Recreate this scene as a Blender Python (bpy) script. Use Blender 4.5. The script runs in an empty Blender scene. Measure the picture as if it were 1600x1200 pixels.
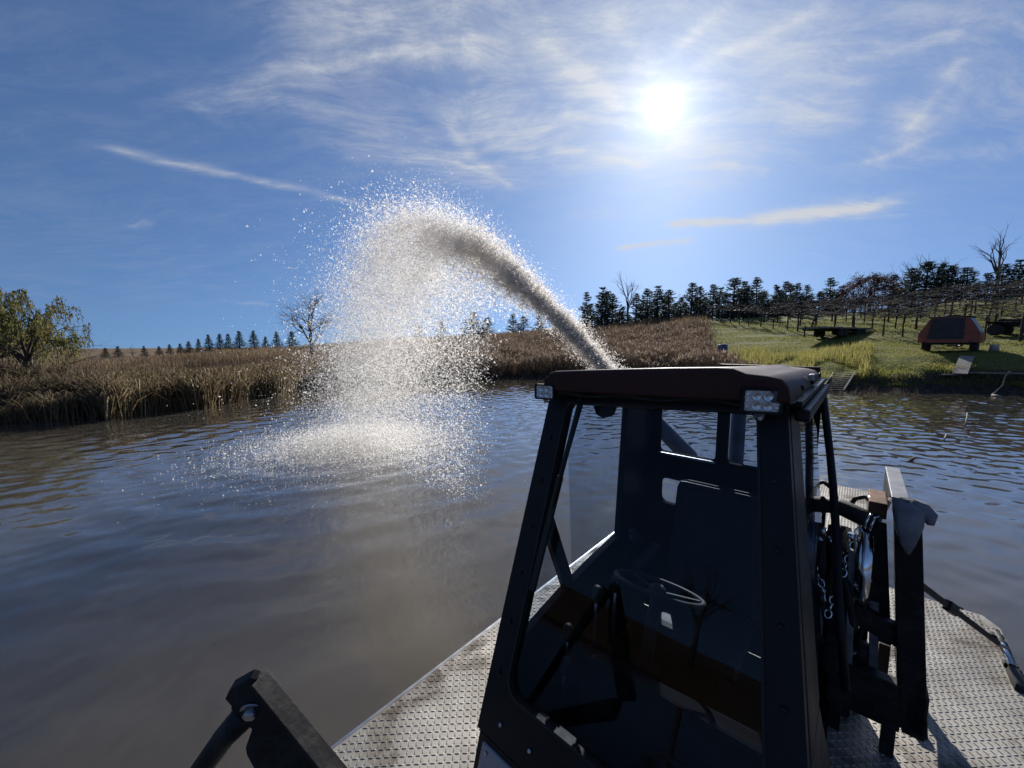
import bpy, bmesh, math, random
import numpy as np
from math import radians as R, sin, cos, pi
from mathutils import Vector, Matrix, noise as mnoise
random.seed(7)
rng = np.random.default_rng(7)
S = bpy.context.scene
COL = S.collection

# ------------------------------------------------------------------ camera
FPX, CAMH = 601.0, 2.25
PITCH = math.atan(62/601)
cam = bpy.data.cameras.new('camera')
cam.sensor_width = 36.0
cam.lens = 36.0*FPX/1600
cam.clip_start = 0.02
cam.clip_end = 3000
camo = bpy.data.objects.new('camera', cam)
camo.location = (0, 0, CAMH)
camo.rotation_euler = (pi/2-PITCH, 0, 0)
COL.objects.link(camo)
S.camera = camo

# ------------------------------------------------------------------ node helper
class NT:
    """small expression builder over a node tree"""
    def __init__(s, tree):
        s.t = tree
    def node(s, typ, **kw):
        n = s.t.nodes.new(typ)
        for k, v in kw.items():
            setattr(n, k, v)
        return n
    def put(s, sock, v):
        if isinstance(v, bpy.types.NodeSocket):
            s.t.links.new(v, sock)
        else:
            sock.default_value = v
    def m(s, op, a, b=0.0, c=0.0, clamp=False):
        n = s.node('ShaderNodeMath', operation=op, use_clamp=clamp)
        s.put(n.inputs[0], a); s.put(n.inputs[1], b); s.put(n.inputs[2], c)
        return n.outputs[0]
    def v(s, op, a, b=(0, 0, 0), sc=None):
        n = s.node('ShaderNodeVectorMath', operation=op)
        s.put(n.inputs[0], a)
        if len(n.inputs) > 1: s.put(n.inputs[1], b)
        if sc is not None: s.put(n.inputs['Scale'], sc)
        return n.outputs['Value'] if op in ('DOT_PRODUCT', 'LENGTH', 'DISTANCE') else n.outputs[0]
    def mix(s, f, a, b):
        n = s.node('ShaderNodeMix', data_type='RGBA')
        s.put(n.inputs[0], f); s.put(n.inputs[6], a); s.put(n.inputs[7], b)
        return n.outputs[2]
    def noise(s, vec, scale, detail=4, rough=.55, dist=0.0, col=False):
        n = s.node('ShaderNodeTexNoise')
        if vec is not None: s.put(n.inputs['Vector'], vec)
        n.inputs['Scale'].default_value = scale
        n.inputs['Detail'].default_value = detail
        n.inputs['Roughness'].default_value = rough
        n.inputs['Distortion'].default_value = dist
        return n.outputs['Color' if col else 'Fac']
    def ramp(s, f, a, b):
        n = s.node('ShaderNodeMapRange', interpolation_type='SMOOTHSTEP')
        s.put(n.inputs[0], f)
        n.inputs[1].default_value = a; n.inputs[2].default_value = b
        return n.outputs[0]
    def mapping(s, vec, scale=(1, 1, 1), rot=(0, 0, 0), loc=(0, 0, 0)):
        n = s.node('ShaderNodeMapping')
        s.put(n.inputs[0], vec)
        n.inputs['Scale'].default_value = scale
        n.inputs['Rotation'].default_value = rot
        n.inputs['Location'].default_value = loc
        return n.outputs[0]

# ------------------------------------------------------------------ sky
SUN_EL, SUN_AZ = R(28.27), R(20.26)
SUND = (sin(SUN_AZ)*cos(SUN_EL), cos(SUN_AZ)*cos(SUN_EL), sin(SUN_EL))
def pixdir(px, py):
    a = (px-800)/FPX; b = (600-py)/FPX
    d = np.array([a, cos(PITCH)+b*sin(PITCH), -sin(PITCH)+b*cos(PITCH)])
    return d/np.linalg.norm(d)
def skyuv(px, py):                       # direction -> point on the cirrus sheet
    d = pixdir(px, py)
    return np.array([d[0]/(d[2]+.18), d[1]/(d[2]+.18)])
W = bpy.data.worlds.new('World'); S.world = W; W.use_nodes = True
T = NT(W.node_tree); W.node_tree.nodes.clear()
tc = T.node('ShaderNodeTexCoord').outputs['Generated']
sky = T.node('ShaderNodeTexSky', sky_type='NISHITA', sun_disc=False)
# look the sky up a little above the true direction: clear dry air with no yellow band at the horizon
T.put(sky.inputs['Vector'], T.v('NORMALIZE', T.v('ADD', T.v('MULTIPLY', tc, (1, 1, .80)), (0, 0, .16))))
sky.sun_elevation = SUN_EL; sky.sun_rotation = SUN_AZ
sky.air_density = 1.0; sky.dust_density = 0.35; sky.ozone_density = 2.2; sky.altitude = 200
SKY_STRENGTH = 0.074
sep = T.node('ShaderNodeSeparateXYZ'); T.put(sep.inputs[0], tc)
zz = T.m('ADD', T.m('MAXIMUM', sep.outputs[2], 0.0), .18)
comb = T.node('ShaderNodeCombineXYZ')
T.put(comb.inputs[0], T.m('DIVIDE', sep.outputs[0], zz)); T.put(comb.inputs[1], T.m('DIVIDE', sep.outputs[1], zz))
uv = comb.outputs[0]
warp = T.v('SUBTRACT', T.noise(uv, 1.7, 2, .5, col=True), (.5, .5, .5))
uvw = T.v('ADD', uv, T.v('SCALE', warp, sc=.30))
uvs = T.v('ADD', uv, T.v('SCALE', warp, sc=.16))
fine = T.v('SUBTRACT', T.noise(uv, 9.0, 5, .62, col=True), (.5, .5, .5))
uvf = T.v('ADD', T.v('ADD', uv, T.v('SCALE', warp, sc=.10)), T.v('SCALE', fine, sc=.055))
fib1 = T.noise(T.mapping(uvw, (2.0, 8.0, 1), (0, 0, R(-35))), 1.5, 12, .74, .2)
fib2 = T.noise(T.mapping(uvw, (4.0, 7.0, 1), (0, 0, R(-60))), 1.1, 12, .74, .4)
blotch = T.noise(uvw, 2.2, 11, .72, .2)
streak = T.m('ADD', T.m('MULTIPLY', fib1, .5), T.m('ADD', T.m('MULTIPLY', fib2, .3), T.m('MULTIPLY', blotch, .35)))
# cirrus bands: start pixel, end pixel, half width on the sheet, amount
BANDS = [((560, 40), (830, 60), .16, .75), ((800, 40), (930, 160), .10, .75), ((480, 100), (780, 78), .05, .55),
         ((320, 170), (500, 120), .06, .38), ((200, 243), (560, 318), .030, .55), ((440, 160), (620, 215), .05, .40),
         ((600, 215), (760, 270), .14, .62), ((760, 180), (980, 250), .17, .75), ((960, 60), (1120, 250), .22, .72),
         ((1080, 30), (1300, 140), .16, .60), ((1280, 20), (1500, 60), .16, .42), ((1480, 110), (1380, 240), .10, .50),
         ((1120, 140), (1270, 190), .12, .5), ((1060, 352), (1200, 340), .04, 1.2), ((1190, 342), (1360, 322), .07, 1.35),
         ((975, 388), (1070, 378), .04, 1.0), ((1040, 290), (1180, 275), .06, .5), ((1340, 338), (1395, 340), .03, .5),
         ((900, 330), (1040, 335), .05, .25), ((205, 350), (225, 345), .03, .3), ((383, 474), (405, 473), .05, .5),
         ((1370, 255), (1600, 225), .06, .3), ((1560, 20), (1640, 150), .14, .35)]
FEATHERS = [((640, 62), (790, 74), .022, .6), ((430, 112), (640, 82), .020, .5), ((850, 62), (962, 166), .024, .7), ((1010, 110), (955, 40), .02, .5), ((1050, 80), (1135, 2), .018, .6), ((1100, 100), (1270, 8), .020, .55), ((1120, 258), (1192, 270), .016, .6), ((885, 182), (990, 203), .02, .6), ((870, 232), (1000, 262), .022, .55), ((700, 190), (762, 272), .022, .6), ((715, 252), (795, 292), .016, .5), ((1320, 102), (1485, 68), .018, .5), ((1355, 252), (1445, 218), .018, .55), ((1485, 108), (1415, 205), .016, .5), ((1180, 160), (1330, 200), .02, .4)]
mask = None; plume = None
for a, b, w, amt in BANDS+FEATHERS:
    thin_ = (a, b, w, amt) in FEATHERS
    A = skyuv(*a); B = skyuv(*b); AB = B-A; L2 = float(AB@AB)
    rel = T.v('SUBTRACT', uvf if thin_ else uvs, (A[0], A[1], 0))
    t = T.m('DIVIDE', T.v('DOT_PRODUCT', rel, (AB[0], AB[1], 0)), L2, clamp=True)
    near = T.v('SCALE', (AB[0], AB[1], 0), sc=t)
    flat = T.v('MULTIPLY', T.v('SUBTRACT', rel, near), (1, 1, 0))
    d = T.m('DIVIDE', T.v('LENGTH', flat), w)
    g = T.m('MULTIPLY', T.m('EXPONENT', T.m('MULTIPLY', T.m('MULTIPLY', d, d), -0.7)), amt)
    if thin_: plume = g if plume is None else T.m('MAXIMUM', plume, g)
    else: mask = g if mask is None else T.m('MAXIMUM', mask, g)
mask = T.m('ADD', mask, .10)
dens = T.m('MULTIPLY', mask, T.ramp(streak, .48, .76), clamp=True)
dens = T.m('MULTIPLY', T.m('ADD', dens, T.m('MULTIPLY', T.m('MULTIPLY', mask, mask), .36)), T.ramp(sep.outputs[2], 0.0, .12))
dens = T.m('ADD', dens, T.m('MULTIPLY', T.m('MULTIPLY', plume, T.ramp(streak, .34, .66)), .62), clamp=True)
ang = T.m('ARCCOSINE', T.m('MINIMUM', T.v('DOT_PRODUCT', T.v('NORMALIZE', tc), SUND), 0.999999))
deg = T.m('MULTIPLY', ang, 180/pi)
core_halo = T.m('MULTIPLY', T.m('EXPONENT', T.m('DIVIDE', deg, -2.2)), .62)
wide_halo = T.m('ADD', T.m('MULTIPLY', T.m('EXPONENT', T.m('DIVIDE', deg, -8.0)), .11), T.m('MULTIPLY', T.m('EXPONENT', T.m('DIVIDE', deg, -22.0)), .09))
halo = T.m('ADD', core_halo, wide_halo)
disc = T.m('MULTIPLY', T.m('SUBTRACT', 1.0, T.ramp(deg, 1.1, 2.2)), 6.0)
skyc = T.v('SCALE', T.v('MULTIPLY', sky.outputs[0], (.62, .80, 1.06)), sc=SKY_STRENGTH)
cloudc = T.v('SCALE', (.80, .84, .93), sc=T.m('ADD', .56, T.m('MULTIPLY', halo, .7)))
base = T.mix(dens, skyc, cloudc)
out = T.v('ADD', T.v('ADD', base, T.v('SCALE', (1.0, .95, .86), sc=T.m('ADD', core_halo, disc))), T.v('SCALE', (.86, .95, 1.0), sc=wide_halo))
bg = T.node('ShaderNodeBackground'); T.put(bg.inputs[0], out); bg.inputs[1].default_value = 1.0
W.cycles.sampling_method = 'MANUAL'; W.cycles.sample_map_resolution = 256
wo = T.node('ShaderNodeOutputWorld'); T.t.links.new(bg.outputs[0], wo.inputs[0])

sun = bpy.data.lights.new('sun', 'SUN'); sun.energy = 5.0; sun.angle = R(.53); sun.color = (1, .965, .91)
suno = bpy.data.objects.new('sun', sun); COL.objects.link(suno)
suno.rotation_euler = Vector(SUND).to_track_quat('Z', 'Y').to_euler()
suno.location = (10, 30, 20)
vs = S.view_settings
vs.view_transform = 'Standard'; vs.look = 'None'; vs.exposure = 0.25; vs.gamma = 1.0; vs.use_curve_mapping = False
S.cycles.max_bounces = 9; S.cycles.transparent_max_bounces = 24; S.cycles.diffuse_bounces = 4
S.cycles.caustics_reflective = False; S.cycles.caustics_refractive = False
S.cycles.use_denoising = True
try: S.cycles.denoising_prefilter = 'ACCURATE'
except Exception: pass

# ------------------------------------------------------------------ materials
MATS = {}
def material(name):
    m = bpy.data.materials.new(name); m.use_nodes = True
    m.node_tree.nodes.clear(); MATS[name] = m
    return m, NT(m.node_tree)
def finish(t, shader, disp=None):
    o = t.node('ShaderNodeOutputMaterial'); t.t.links.new(shader, o.inputs[0])
def pbr(name, col, rough=.5, metal=0.0, var=.25, vscale=6.0, bump=0.0, bscale=60.0, dirt=None, dirtamt=.4, spec=.5, coat=0.0, world=False):
    m, t = material(name)
    oc = t.node('ShaderNodeNewGeometry').outputs['Position'] if world else t.node('ShaderNodeTexCoord').outputs['Object']
    n1 = t.noise(oc, vscale, 5, .6)
    c = t.mix(t.ramp(n1, .3, .7), tuple(x*(1-var) for x in col)+(1,), tuple(min(1, x*(1+var)) for x in col)+(1,))
    rr = t.m('ADD', rough-.08, t.m('MULTIPLY', t.noise(oc, vscale*2.3, 4), .16))
    if dirt:
        dn = t.m('MULTIPLY', t.ramp(t.noise(oc, vscale*.8, 9, .72, .4), .45, .66), dirtamt)
        c = t.mix(dn, c, dirt+(1,))
        rr = t.m('ADD', rr, t.m('MULTIPLY', dn, .3), clamp=True)
    b = t.node('ShaderNodeBsdfPrincipled')
    t.put(b.inputs['Base Color'], c); t.put(b.inputs['Roughness'], rr)
    b.inputs['Metallic'].default_value = metal
    b.inputs['Specular IOR Level'].default_value = spec
    b.inputs['Coat Weight'].default_value = coat
    if bump:
        bn = t.node('ShaderNodeBump'); bn.inputs['Strength'].default_value = bump; bn.inputs['Distance'].default_value = .004
        t.put(bn.inputs['Height'], t.noise(oc, bscale, 4)); t.put(b.inputs['Normal'], bn.outputs[0])
    finish(t, b.outputs[0]); return m
def toned(name, stops, trans=.35, rough=.7, spec=.2):
    """leaf/blade material: colour picked by the per-face 'tone' attribute"""
    m, t = material(name)
    a = t.node('ShaderNodeAttribute', attribute_name='tone')
    r = t.node('ShaderNodeValToRGB'); t.put(r.inputs[0], a.outputs['Fac'])
    cr = r.color_ramp
    while len(cr.elements) < len(stops): cr.elements.new(.5)
    for e, (p, c) in zip(cr.elements, stops):
        e.position = p; e.color = tuple(c)+(1,)
    b = t.node('ShaderNodeBsdfPrincipled'); t.put(b.inputs['Base Color'], r.outputs[0])
    b.inputs['Roughness'].default_value = rough; b.inputs['Specular IOR Level'].default_value = spec
    tr = t.node('ShaderNodeBsdfTranslucent'); t.put(tr.inputs[0], r.outputs[0])
    mx = t.node('ShaderNodeMixShader'); mx.inputs[0].default_value = trans
    t.t.links.new(b.outputs[0], mx.inputs[1]); t.t.links.new(tr.outputs[0], mx.inputs[2])
    finish(t, mx.outputs[0]); return m
def glass(name, tint, ior=1.5, rough=.0, dust=.03):
    m, t = material(name)
    oc = t.node('ShaderNodeTexCoord').outputs['Object']
    tr = t.node('ShaderNodeBsdfTransparent'); tr.inputs[0].default_value = tint+(1,)
    gl = t.node('ShaderNodeBsdfGlossy'); gl.inputs['Roughness'].default_value = rough; gl.inputs[0].default_value = (1, 1, 1, 1)
    df = t.node('ShaderNodeBsdfDiffuse'); df.inputs[0].default_value = (.35, .34, .32, 1)
    geo = t.node('ShaderNodeNewGeometry')
    ca = t.m('ABSOLUTE', t.v('DOT_PRODUCT', geo.outputs['Incoming'], geo.outputs['Normal']))
    f0 = ((ior-1)/(ior+1))**2
    fres = t.m('ADD', f0, t.m('MULTIPLY', t.m('POWER', t.m('SUBTRACT', 1.0, ca), 5.0), 1-f0))
    m1 = t.node('ShaderNodeMixShader'); t.put(m1.inputs[0], t.m('MULTIPLY', t.ramp(t.noise(oc, 5, 6, .65, .6), .42, .8), dust))
    t.t.links.new(tr.outputs[0], m1.inputs[1]); t.t.links.new(df.outputs[0], m1.inputs[2])
    m2 = t.node('ShaderNodeMixShader'); t.put(m2.inputs[0], fres)
    t.t.links.new(m1.outputs[0], m2.inputs[1]); t.t.links.new(gl.outputs[0], m2.inputs[2])
    finish(t, m2.outputs[0]); return m
pbr('black_paint', (.006, .006, .008), .42, bump=.15, dirt=(.03, .027, .024), dirtamt=.3, vscale=5, spec=.22)
pbr('worn_black', (.010, .010, .011), .5, var=.4, bump=.3, dirt=(.09, .082, .075), dirtamt=.35, vscale=9, spec=.25)
pbr('cab_liner', (.004, .004, .006), .92, vscale=4, spec=.06)
pbr('roof_red', (.042, .014, .012), .50, dirt=(.07, .05, .042), dirtamt=.45, vscale=3, spec=.22)
pbr('rubber', (.006, .006, .006), .62, bump=.3, bscale=90)
pbr('tyre', (.022, .021, .02), .85, bump=.4, bscale=40, dirt=(.09, .075, .055), dirtamt=.5)
pbr('vinyl', (.006, .006, .008), .6, bump=.35, bscale=140)
pbr('aluminium', (.30, .278, .245), .54, metal=.5, var=.28, vscale=3.6, bump=.25, bscale=120, dirt=(.10, .078, .058), dirtamt=.9, world=True)
pbr('aluminium_lug', (.32, .298, .262), .46, metal=.6, var=.25, vscale=3.6, dirt=(.12, .095, .07), dirtamt=.8, world=True)
pbr('steel', (.42, .43, .45), .32, metal=.9, var=.2, dirt=(.10, .07, .05), dirtamt=.4, vscale=9)
pbr('chrome', (.75, .76, .78), .14, metal=1.0, var=.05, dirt=(.2, .17, .14), dirtamt=.2)
pbr('grey_plate', (.20, .205, .215), .5, metal=.3, dirt=(.10, .085, .07), dirtamt=.4, vscale=10)
pbr('grey_panel', (.30, .30, .34), .4, metal=.2, var=.1, vscale=3)
pbr('white_paint', (.30, .28, .25), .5, dirt=(.22, .16, .10), dirtamt=.6, vscale=7)
pbr('reflector', (.80, .80, .78), .35, metal=.35, var=.03)
pbr('led', (.85, .70, .30), .4, var=.05)
pbr('cloth', (.20, .20, .22), .95, bump=.5, bscale=70, vscale=12)
pbr('orange_paint', (.27, .058, .028), .48, dirt=(.10, .055, .035), dirtamt=.5, vscale=3, bump=.1)
pbr('dark_screen', (.03, .03, .03), .6, vscale=2, bump=.4, bscale=30)
pbr('grey_paint', (.36, .39, .43), .38, dirt=(.2, .16, .12), dirtamt=.4)
pbr('old_wood', (.24, .215, .185), .85, var=.3, vscale=8, bump=.5, bscale=30, dirt=(.08, .065, .05), dirtamt=.5)
pbr('wet_wood', (.085, .07, .058), .6, var=.4, vscale=9, bump=.5, bscale=30)
pbr('yellow_hose', (.44, .36, .16), .6)
pbr('stone', (.33, .32, .31), .9, bump=.5)
pbr('blue_plastic', (.035, .07, .16), .45)
pbr('bark', (.075, .06, .05), .95, var=.4, vscale=14, bump=.6, bscale=30)
pbr('bare_wood', (.095, .08, .072), .9, var=.3, vscale=6)
pbr('vine_wood', (.055, .04, .034), .95, var=.4, vscale=6)
pbr('rust', (.16, .075, .04), .8, var=.4, vscale=12, bump=.4)
toned('dry_grass', [(0, (.10, .068, .046)), (.35, (.205, .145, .09)), (.7, (.33, .245, .15)), (1, (.48, .39, .26))], .5)
toned('cattail_leaf', [(0, (.11, .08, .048)), (.5, (.28, .205, .115)), (.85, (.44, .35, .20)), (1, (.60, .52, .34))], .48)
toned('weed', [(0, (.075, .056, .042)), (.45, (.18, .125, .085)), (.8, (.30, .22, .155)), (1, (.46, .38, .29))], .35)
toned('lawn', [(0, (.10, .11, .026)), (.5, (.215, .22, .055)), (.85, (.36, .32, .10)), (1, (.48, .40, .18))], .55)
toned('pine_needle', [(0, (.030, .042, .034)), (.5, (.058, .076, .058)), (1, (.11, .125, .088))], .35)
toned('russet_leaf', [(0, (.045, .022, .016)), (.5, (.09, .042, .028)), (1, (.15, .075, .045))], .3)
toned('willow_leaf', [(0, (.08, .085, .026)), (.5, (.20, .19, .06)), (1, (.36, .30, .11))], .5)
toned('bramble', [(0, (.08, .062, .040)), (.5, (.20, .15, .09)), (1, (.36, .29, .18))], .35)
glass('windshield_glass', (.80, .83, .87), 1.215, dust=.008)
glass('tinted_glass', (.74, .78, .82), 1.5, dust=.04)
glass('lens_glass', (.97, .97, .97), 1.45, dust=.02)
# spray: milky drops, lit through by the low sun
m, t = material('spray')
a = t.node('ShaderNodeAttribute', attribute_name='tone')
c = t.mix(a.outputs['Fac'], (.80, .72, .63, 1), (.99, .98, .96, 1))
b = t.node('ShaderNodeBsdfPrincipled'); t.put(b.inputs['Base Color'], c); b.inputs['Roughness'].default_value = .25; b.inputs['IOR'].default_value = 1.33
tr = t.node('ShaderNodeBsdfTranslucent'); t.put(tr.inputs[0], c)
mx = t.node('ShaderNodeMixShader'); mx.inputs[0].default_value = .85
t.t.links.new(b.outputs[0], mx.inputs[1]); t.t.links.new(tr.outputs[0], mx.inputs[2])
tp = t.node('ShaderNodeBsdfTransparent'); m3 = t.node('ShaderNodeMixShader'); m3.inputs[0].default_value = .46
t.t.links.new(mx.outputs[0], m3.inputs[1]); t.t.links.new(tp.outputs[0], m3.inputs[2]); finish(t, m3.outputs[0])
# pond water
SPL = (-3.95, 8.85)
m, t = material('pond_water')
pos = t.node('ShaderNodeNewGeometry').outputs['Position']
spd = t.v('LENGTH', t.v('MULTIPLY', t.v('SUBTRACT', pos, (SPL[0], SPL[1], 0)), (1, 1, 0)))
nearspl = t.m('SUBTRACT', 1.0, t.ramp(spd, 1.6, 4.2))
w1 = t.noise(t.mapping(pos, (1.0, 2.6, 1), (0, 0, R(12))), 1.05, 3, .5, .4)
w2 = t.noise(t.mapping(pos, (1.0, 2.2, 1), (0, 0, R(-14))), 3.4, 3, .55, .3)
w3 = t.noise(t.mapping(pos, (1.0, 1.8, 1)), 9, 1, .5)
ringw = t.m('MULTIPLY', t.m('SINE', t.m('ADD', t.m('MULTIPLY', spd, 8.5), t.m('MULTIPLY', t.noise(pos, 1.3, 2), 7))), t.m('EXPONENT', t.m('MULTIPLY', spd, -.16)))
chop = t.noise(pos, 16, 5, .7)
patch = t.m('ADD', .45, t.m('MULTIPLY', t.ramp(t.noise(pos, .16, 2), .35, .65), .75))
hgt = t.m('ADD', t.m('ADD', t.m('MULTIPLY', w1, .0), t.m('MULTIPLY', w2, .005)), t.m('ADD', t.m('MULTIPLY', w3, .0014), t.m('MULTIPLY', ringw, .0)))
hgt = t.m('ADD', t.m('MULTIPLY', hgt, patch), t.m('MULTIPLY', t.m('MULTIPLY', chop, nearspl), .10))
bn = t.node('ShaderNodeBump'); t.put(bn.inputs['Strength'], t.m('ADD', .02, t.m('DIVIDE', .16, t.m('ADD', 1.0, t.m('POWER', t.m('DIVIDE', t.v('LENGTH', pos), 5.5), 3.0))))); bn.inputs['Distance'].default_value = 1.0
t.put(bn.inputs['Height'], hgt)
mud = t.mix(t.ramp(t.noise(pos, .5, 4, .6, .8), .35, .7), (.072, .062, .048, 1), (.080, .069, .053, 1))
b = t.node('ShaderNodeBsdfPrincipled'); t.put(b.inputs['Base Color'], mud); b.inputs['Roughness'].default_value = .045
b.subsurface_method = 'BURLEY'; b.inputs['Subsurface Weight'].default_value = 1.0; b.inputs['Subsurface Radius'].default_value = (1.0, .9, .75); b.inputs['Subsurface Scale'].default_value = .35
b.inputs['IOR'].default_value = 1.333; b.inputs['Coat Weight'].default_value = 1.0; b.inputs['Coat IOR'].default_value = 1.34; b.inputs['Coat Roughness'].default_value = .04; t.put(b.inputs['Coat Normal'], bn.outputs[0]); t.put(b.inputs['Normal'], bn.outputs[0]); finish(t, b.outputs[0])
# ground: soil, dry field and lawn, blended by the ground's own cover attribute
m, t = material('ground')
pos = t.node('ShaderNodeNewGeometry').outputs['Position']
gr = t.node('ShaderNodeAttribute', attribute_name='green').outputs['Fac']
mu = t.node('ShaderNodeAttribute', attribute_name='mud').outputs['Fac']
n1 = t.noise(pos, .7, 6, .65); n2 = t.noise(pos, 5, 6, .7)
dry = t.mix(t.ramp(n2, .3, .7), (.10, .065, .038, 1), (.21, .145, .085, 1))
lawn = t.mix(t.ramp(n2, .3, .72), (.095, .105, .026, 1), (.20, .195, .055, 1))
lawn = t.mix(t.m('MULTIPLY', t.ramp(n1, .45, .7), .6), lawn, (.19, .165, .07, 1))
soil = t.mix(t.ramp(n2, .35, .65), (.028, .022, .016, 1), (.075, .058, .042, 1))
c = t.mix(t.ramp(t.m('ADD', gr, t.m('MULTIPLY', t.m('SUBTRACT', n1, .5), .7)), .35, .65), dry, lawn)
c = t.mix(t.ramp(t.m('ADD', mu, t.m('MULTIPLY', t.m('SUBTRACT', n2, .5), .9)), .35, .65), c, soil)
b = t.node('ShaderNodeBsdfPrincipled'); t.put(b.inputs['Base Color'], c); b.inputs['Roughness'].default_value = .95; b.inputs['Specular IOR Level'].default_value = .15
bn = t.node('ShaderNodeBump'); bn.inputs['Strength'].default_value = .8; bn.inputs['Distance'].default_value = .12
t.put(bn.inputs['Height'], n2); t.put(b.inputs['Normal'], bn.outputs[0]); finish(t, b.outputs[0])

# ------------------------------------------------------------------ mesh building
def new_obj(name, me, mat, parent=None):
    o = bpy.data.objects.new(name, me); COL.objects.link(o)
    if mat is not None and not me.materials: me.materials.append(MATS[mat])
    if parent is not None: o.parent = parent
    return o
def empty(name, loc=(0, 0, 0), rz=0.0):
    o = bpy.data.objects.new(name, None); COL.objects.link(o)
    o.location = loc; o.rotation_euler = (0, 0, rz); o.empty_display_size = .2
    return o
def tag(o, label, cat, group=None, kind=None):
    o['label'] = label; o['category'] = cat
    if group: o['group'] = group
    if kind: o['kind'] = kind
    return o
V = Vector
class MB:
    def __init__(s): s.v = []; s.f = []; s.smooth = []
    def add(s, vs, fs, sm=False):
        o = len(s.v); s.v += [tuple(x) for x in vs]
        s.f += [tuple(i+o for i in f) for f in fs]; s.smooth += [sm]*len(fs); return s
    def box(s, lo, hi, bev=0.0):
        (x0, y0, z0), (x1, y1, z1) = lo, hi
        return s.hexa([(x0, y0, z0), (x1, y0, z0), (x1, y1, z0), (x0, y1, z0)], [(x0, y0, z1), (x1, y0, z1), (x1, y1, z1), (x0, y1, z1)], bev)
    def hexa(s, a, b, bev=0.0):
        vs = [V(x) for x in a]+[V(x) for x in b]
        fs = [(3, 2, 1, 0), (4, 5, 6, 7), (0, 1, 5, 4), (1, 2, 6, 5), (2, 3, 7, 6), (3, 0, 4, 7)]
        if bev <= 0: return s.add(vs, fs)
        bm = bmesh.new(); bv = [bm.verts.new(x) for x in vs]
        for f in fs: bm.faces.new([bv[i] for i in f])
        bmesh.ops.bevel(bm, geom=list(bm.edges), offset=bev, segments=2, affect='EDGES', profile=.6)
        bm.verts.index_update()
        s.add([v.co for v in bm.verts], [[v.index for v in f.verts] for f in bm.faces]); bm.free(); return s
    def beam(s, p0, p1, w, t, side=(0, 0, 1), bev=.004):
        p0, p1 = V(p0), V(p1); d = (p1-p0).normalized(); sd = V(side)
        a = d.cross(sd)
        if a.length < 1e-4: a = d.cross(V((1, 0, 0)))
        a.normalize(); b = a.cross(d).normalized()
        a *= w/2; b *= t/2
        return s.hexa([p0-a-b, p0+a-b, p0+a+b, p0-a+b], [p1-a-b, p1+a-b, p1+a+b, p1-a+b], bev)
    def tube(s, pts, r, n=8, cap=True, r1=None):
        pts = [V(p) for p in pts]; m_ = len(pts); vs = []; prev = None
        for i, p in enumerate(pts):
            d = (pts[min(i+1, m_-1)]-pts[max(i-1, 0)]).normalized()
            if prev is None:
                a = d.orthogonal().normalized()
            else:
                a = (prev-d*prev.dot(d)).normalized()
            prev = a; b = d.cross(a)
            rr = (r[i] if isinstance(r, (list, tuple)) else (r if r1 is None else r+(r1-r)*i/(m_-1)))
            vs += [p+(a*cos(2*pi*k/n)+b*sin(2*pi*k/n))*rr for k in range(n)]
        fs = [(i*n+k, i*n+(k+1) % n, (i+1)*n+(k+1) % n, (i+1)*n+k) for i in range(m_-1) for k in range(n)]
        s.add(vs, fs, True)
        if cap: s.add([], []); o = len(s.v)-len(vs); s.f += [tuple(o+k for k in reversed(range(n))), tuple(o+(m_-1)*n+k for k in range(n))]; s.smooth += [False]*2
        return s
    def lathe(s, c, axis, prof, n=20):
        """prof: (distance along axis, radius)"""
        c = V(c); ax = V(axis).normalized(); a = ax.orthogonal().normalized(); b = ax.cross(a); vs = []
        for h_, r_ in prof: vs += [c+ax*h_+(a*cos(2*pi*k/n)+b*sin(2*pi*k/n))*r_ for k in range(n)]
        fs = [(i*n+k, i*n+(k+1) % n, (i+1)*n+(k+1) % n, (i+1)*n+k) for i in range(len(prof)-1) for k in range(n)]
        o = len(s.v); s.add(vs, fs, True)
        s.f += [tuple(o+k for k in reversed(range(n))), tuple(o+(len(prof)-1)*n+k for k in range(n))]; s.smooth += [False]*2
        return s
    def prism(s, poly, d):
        n = len(poly); d = V(d); vs = [V(p) for p in poly]+[V(p)+d for p in poly]
        fs = [tuple(reversed(range(n))), tuple(range(n, 2*n))]+[(i, (i+1) % n, n+(i+1) % n, n+i) for i in range(n)]
        return s.add(vs, fs)
    def ring(s, outer, inner, d):
        n = len(outer); d = V(d)
        vs = [V(p) for p in outer]+[V(p) for p in inner]+[V(p)+d for p in outer]+[V(p)+d for p in inner]
        fs = []
        for i in range(n):
            j = (i+1) % n
            fs += [(i, j, n+j, n+i), (2*n+i, 3*n+i, 3*n+j, 2*n+j), (i, 2*n+i, 2*n+j, j), (n+i, n+j, 3*n+j, 3*n+i)]
        return s.add(vs, fs)
    def build(s, name, mat, parent=None, off=(0, 0, 0)):
        me = bpy.data.meshes.new(name)
        vs = [(a-off[0], b-off[1], c-off[2]) for a, b, c in s.v]
        me.from_pydata(vs, [], s.f); me.polygons.foreach_set('use_smooth', s.smooth)
        bm = bmesh.new(); bm.from_mesh(me); bmesh.ops.recalc_face_normals(bm, faces=bm.faces); bm.to_mesh(me); bm.free()
        me.update()
        return new_obj(name, me, mat, parent)
def rrect(cx, cy, hw, hh, r, n=5):
    p = []
    for (sx, sy, a0) in ((1, 1, 0), (-1, 1, 90), (-1, -1, 180), (1, -1, 270)):
        for k in range(n):
            a = R(a0+90*k/(n-1)); p.append((cx+sx*(hw-r)+r*cos(a), cy+sy*(hh-r)+r*sin(a)))
    return p
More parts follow.
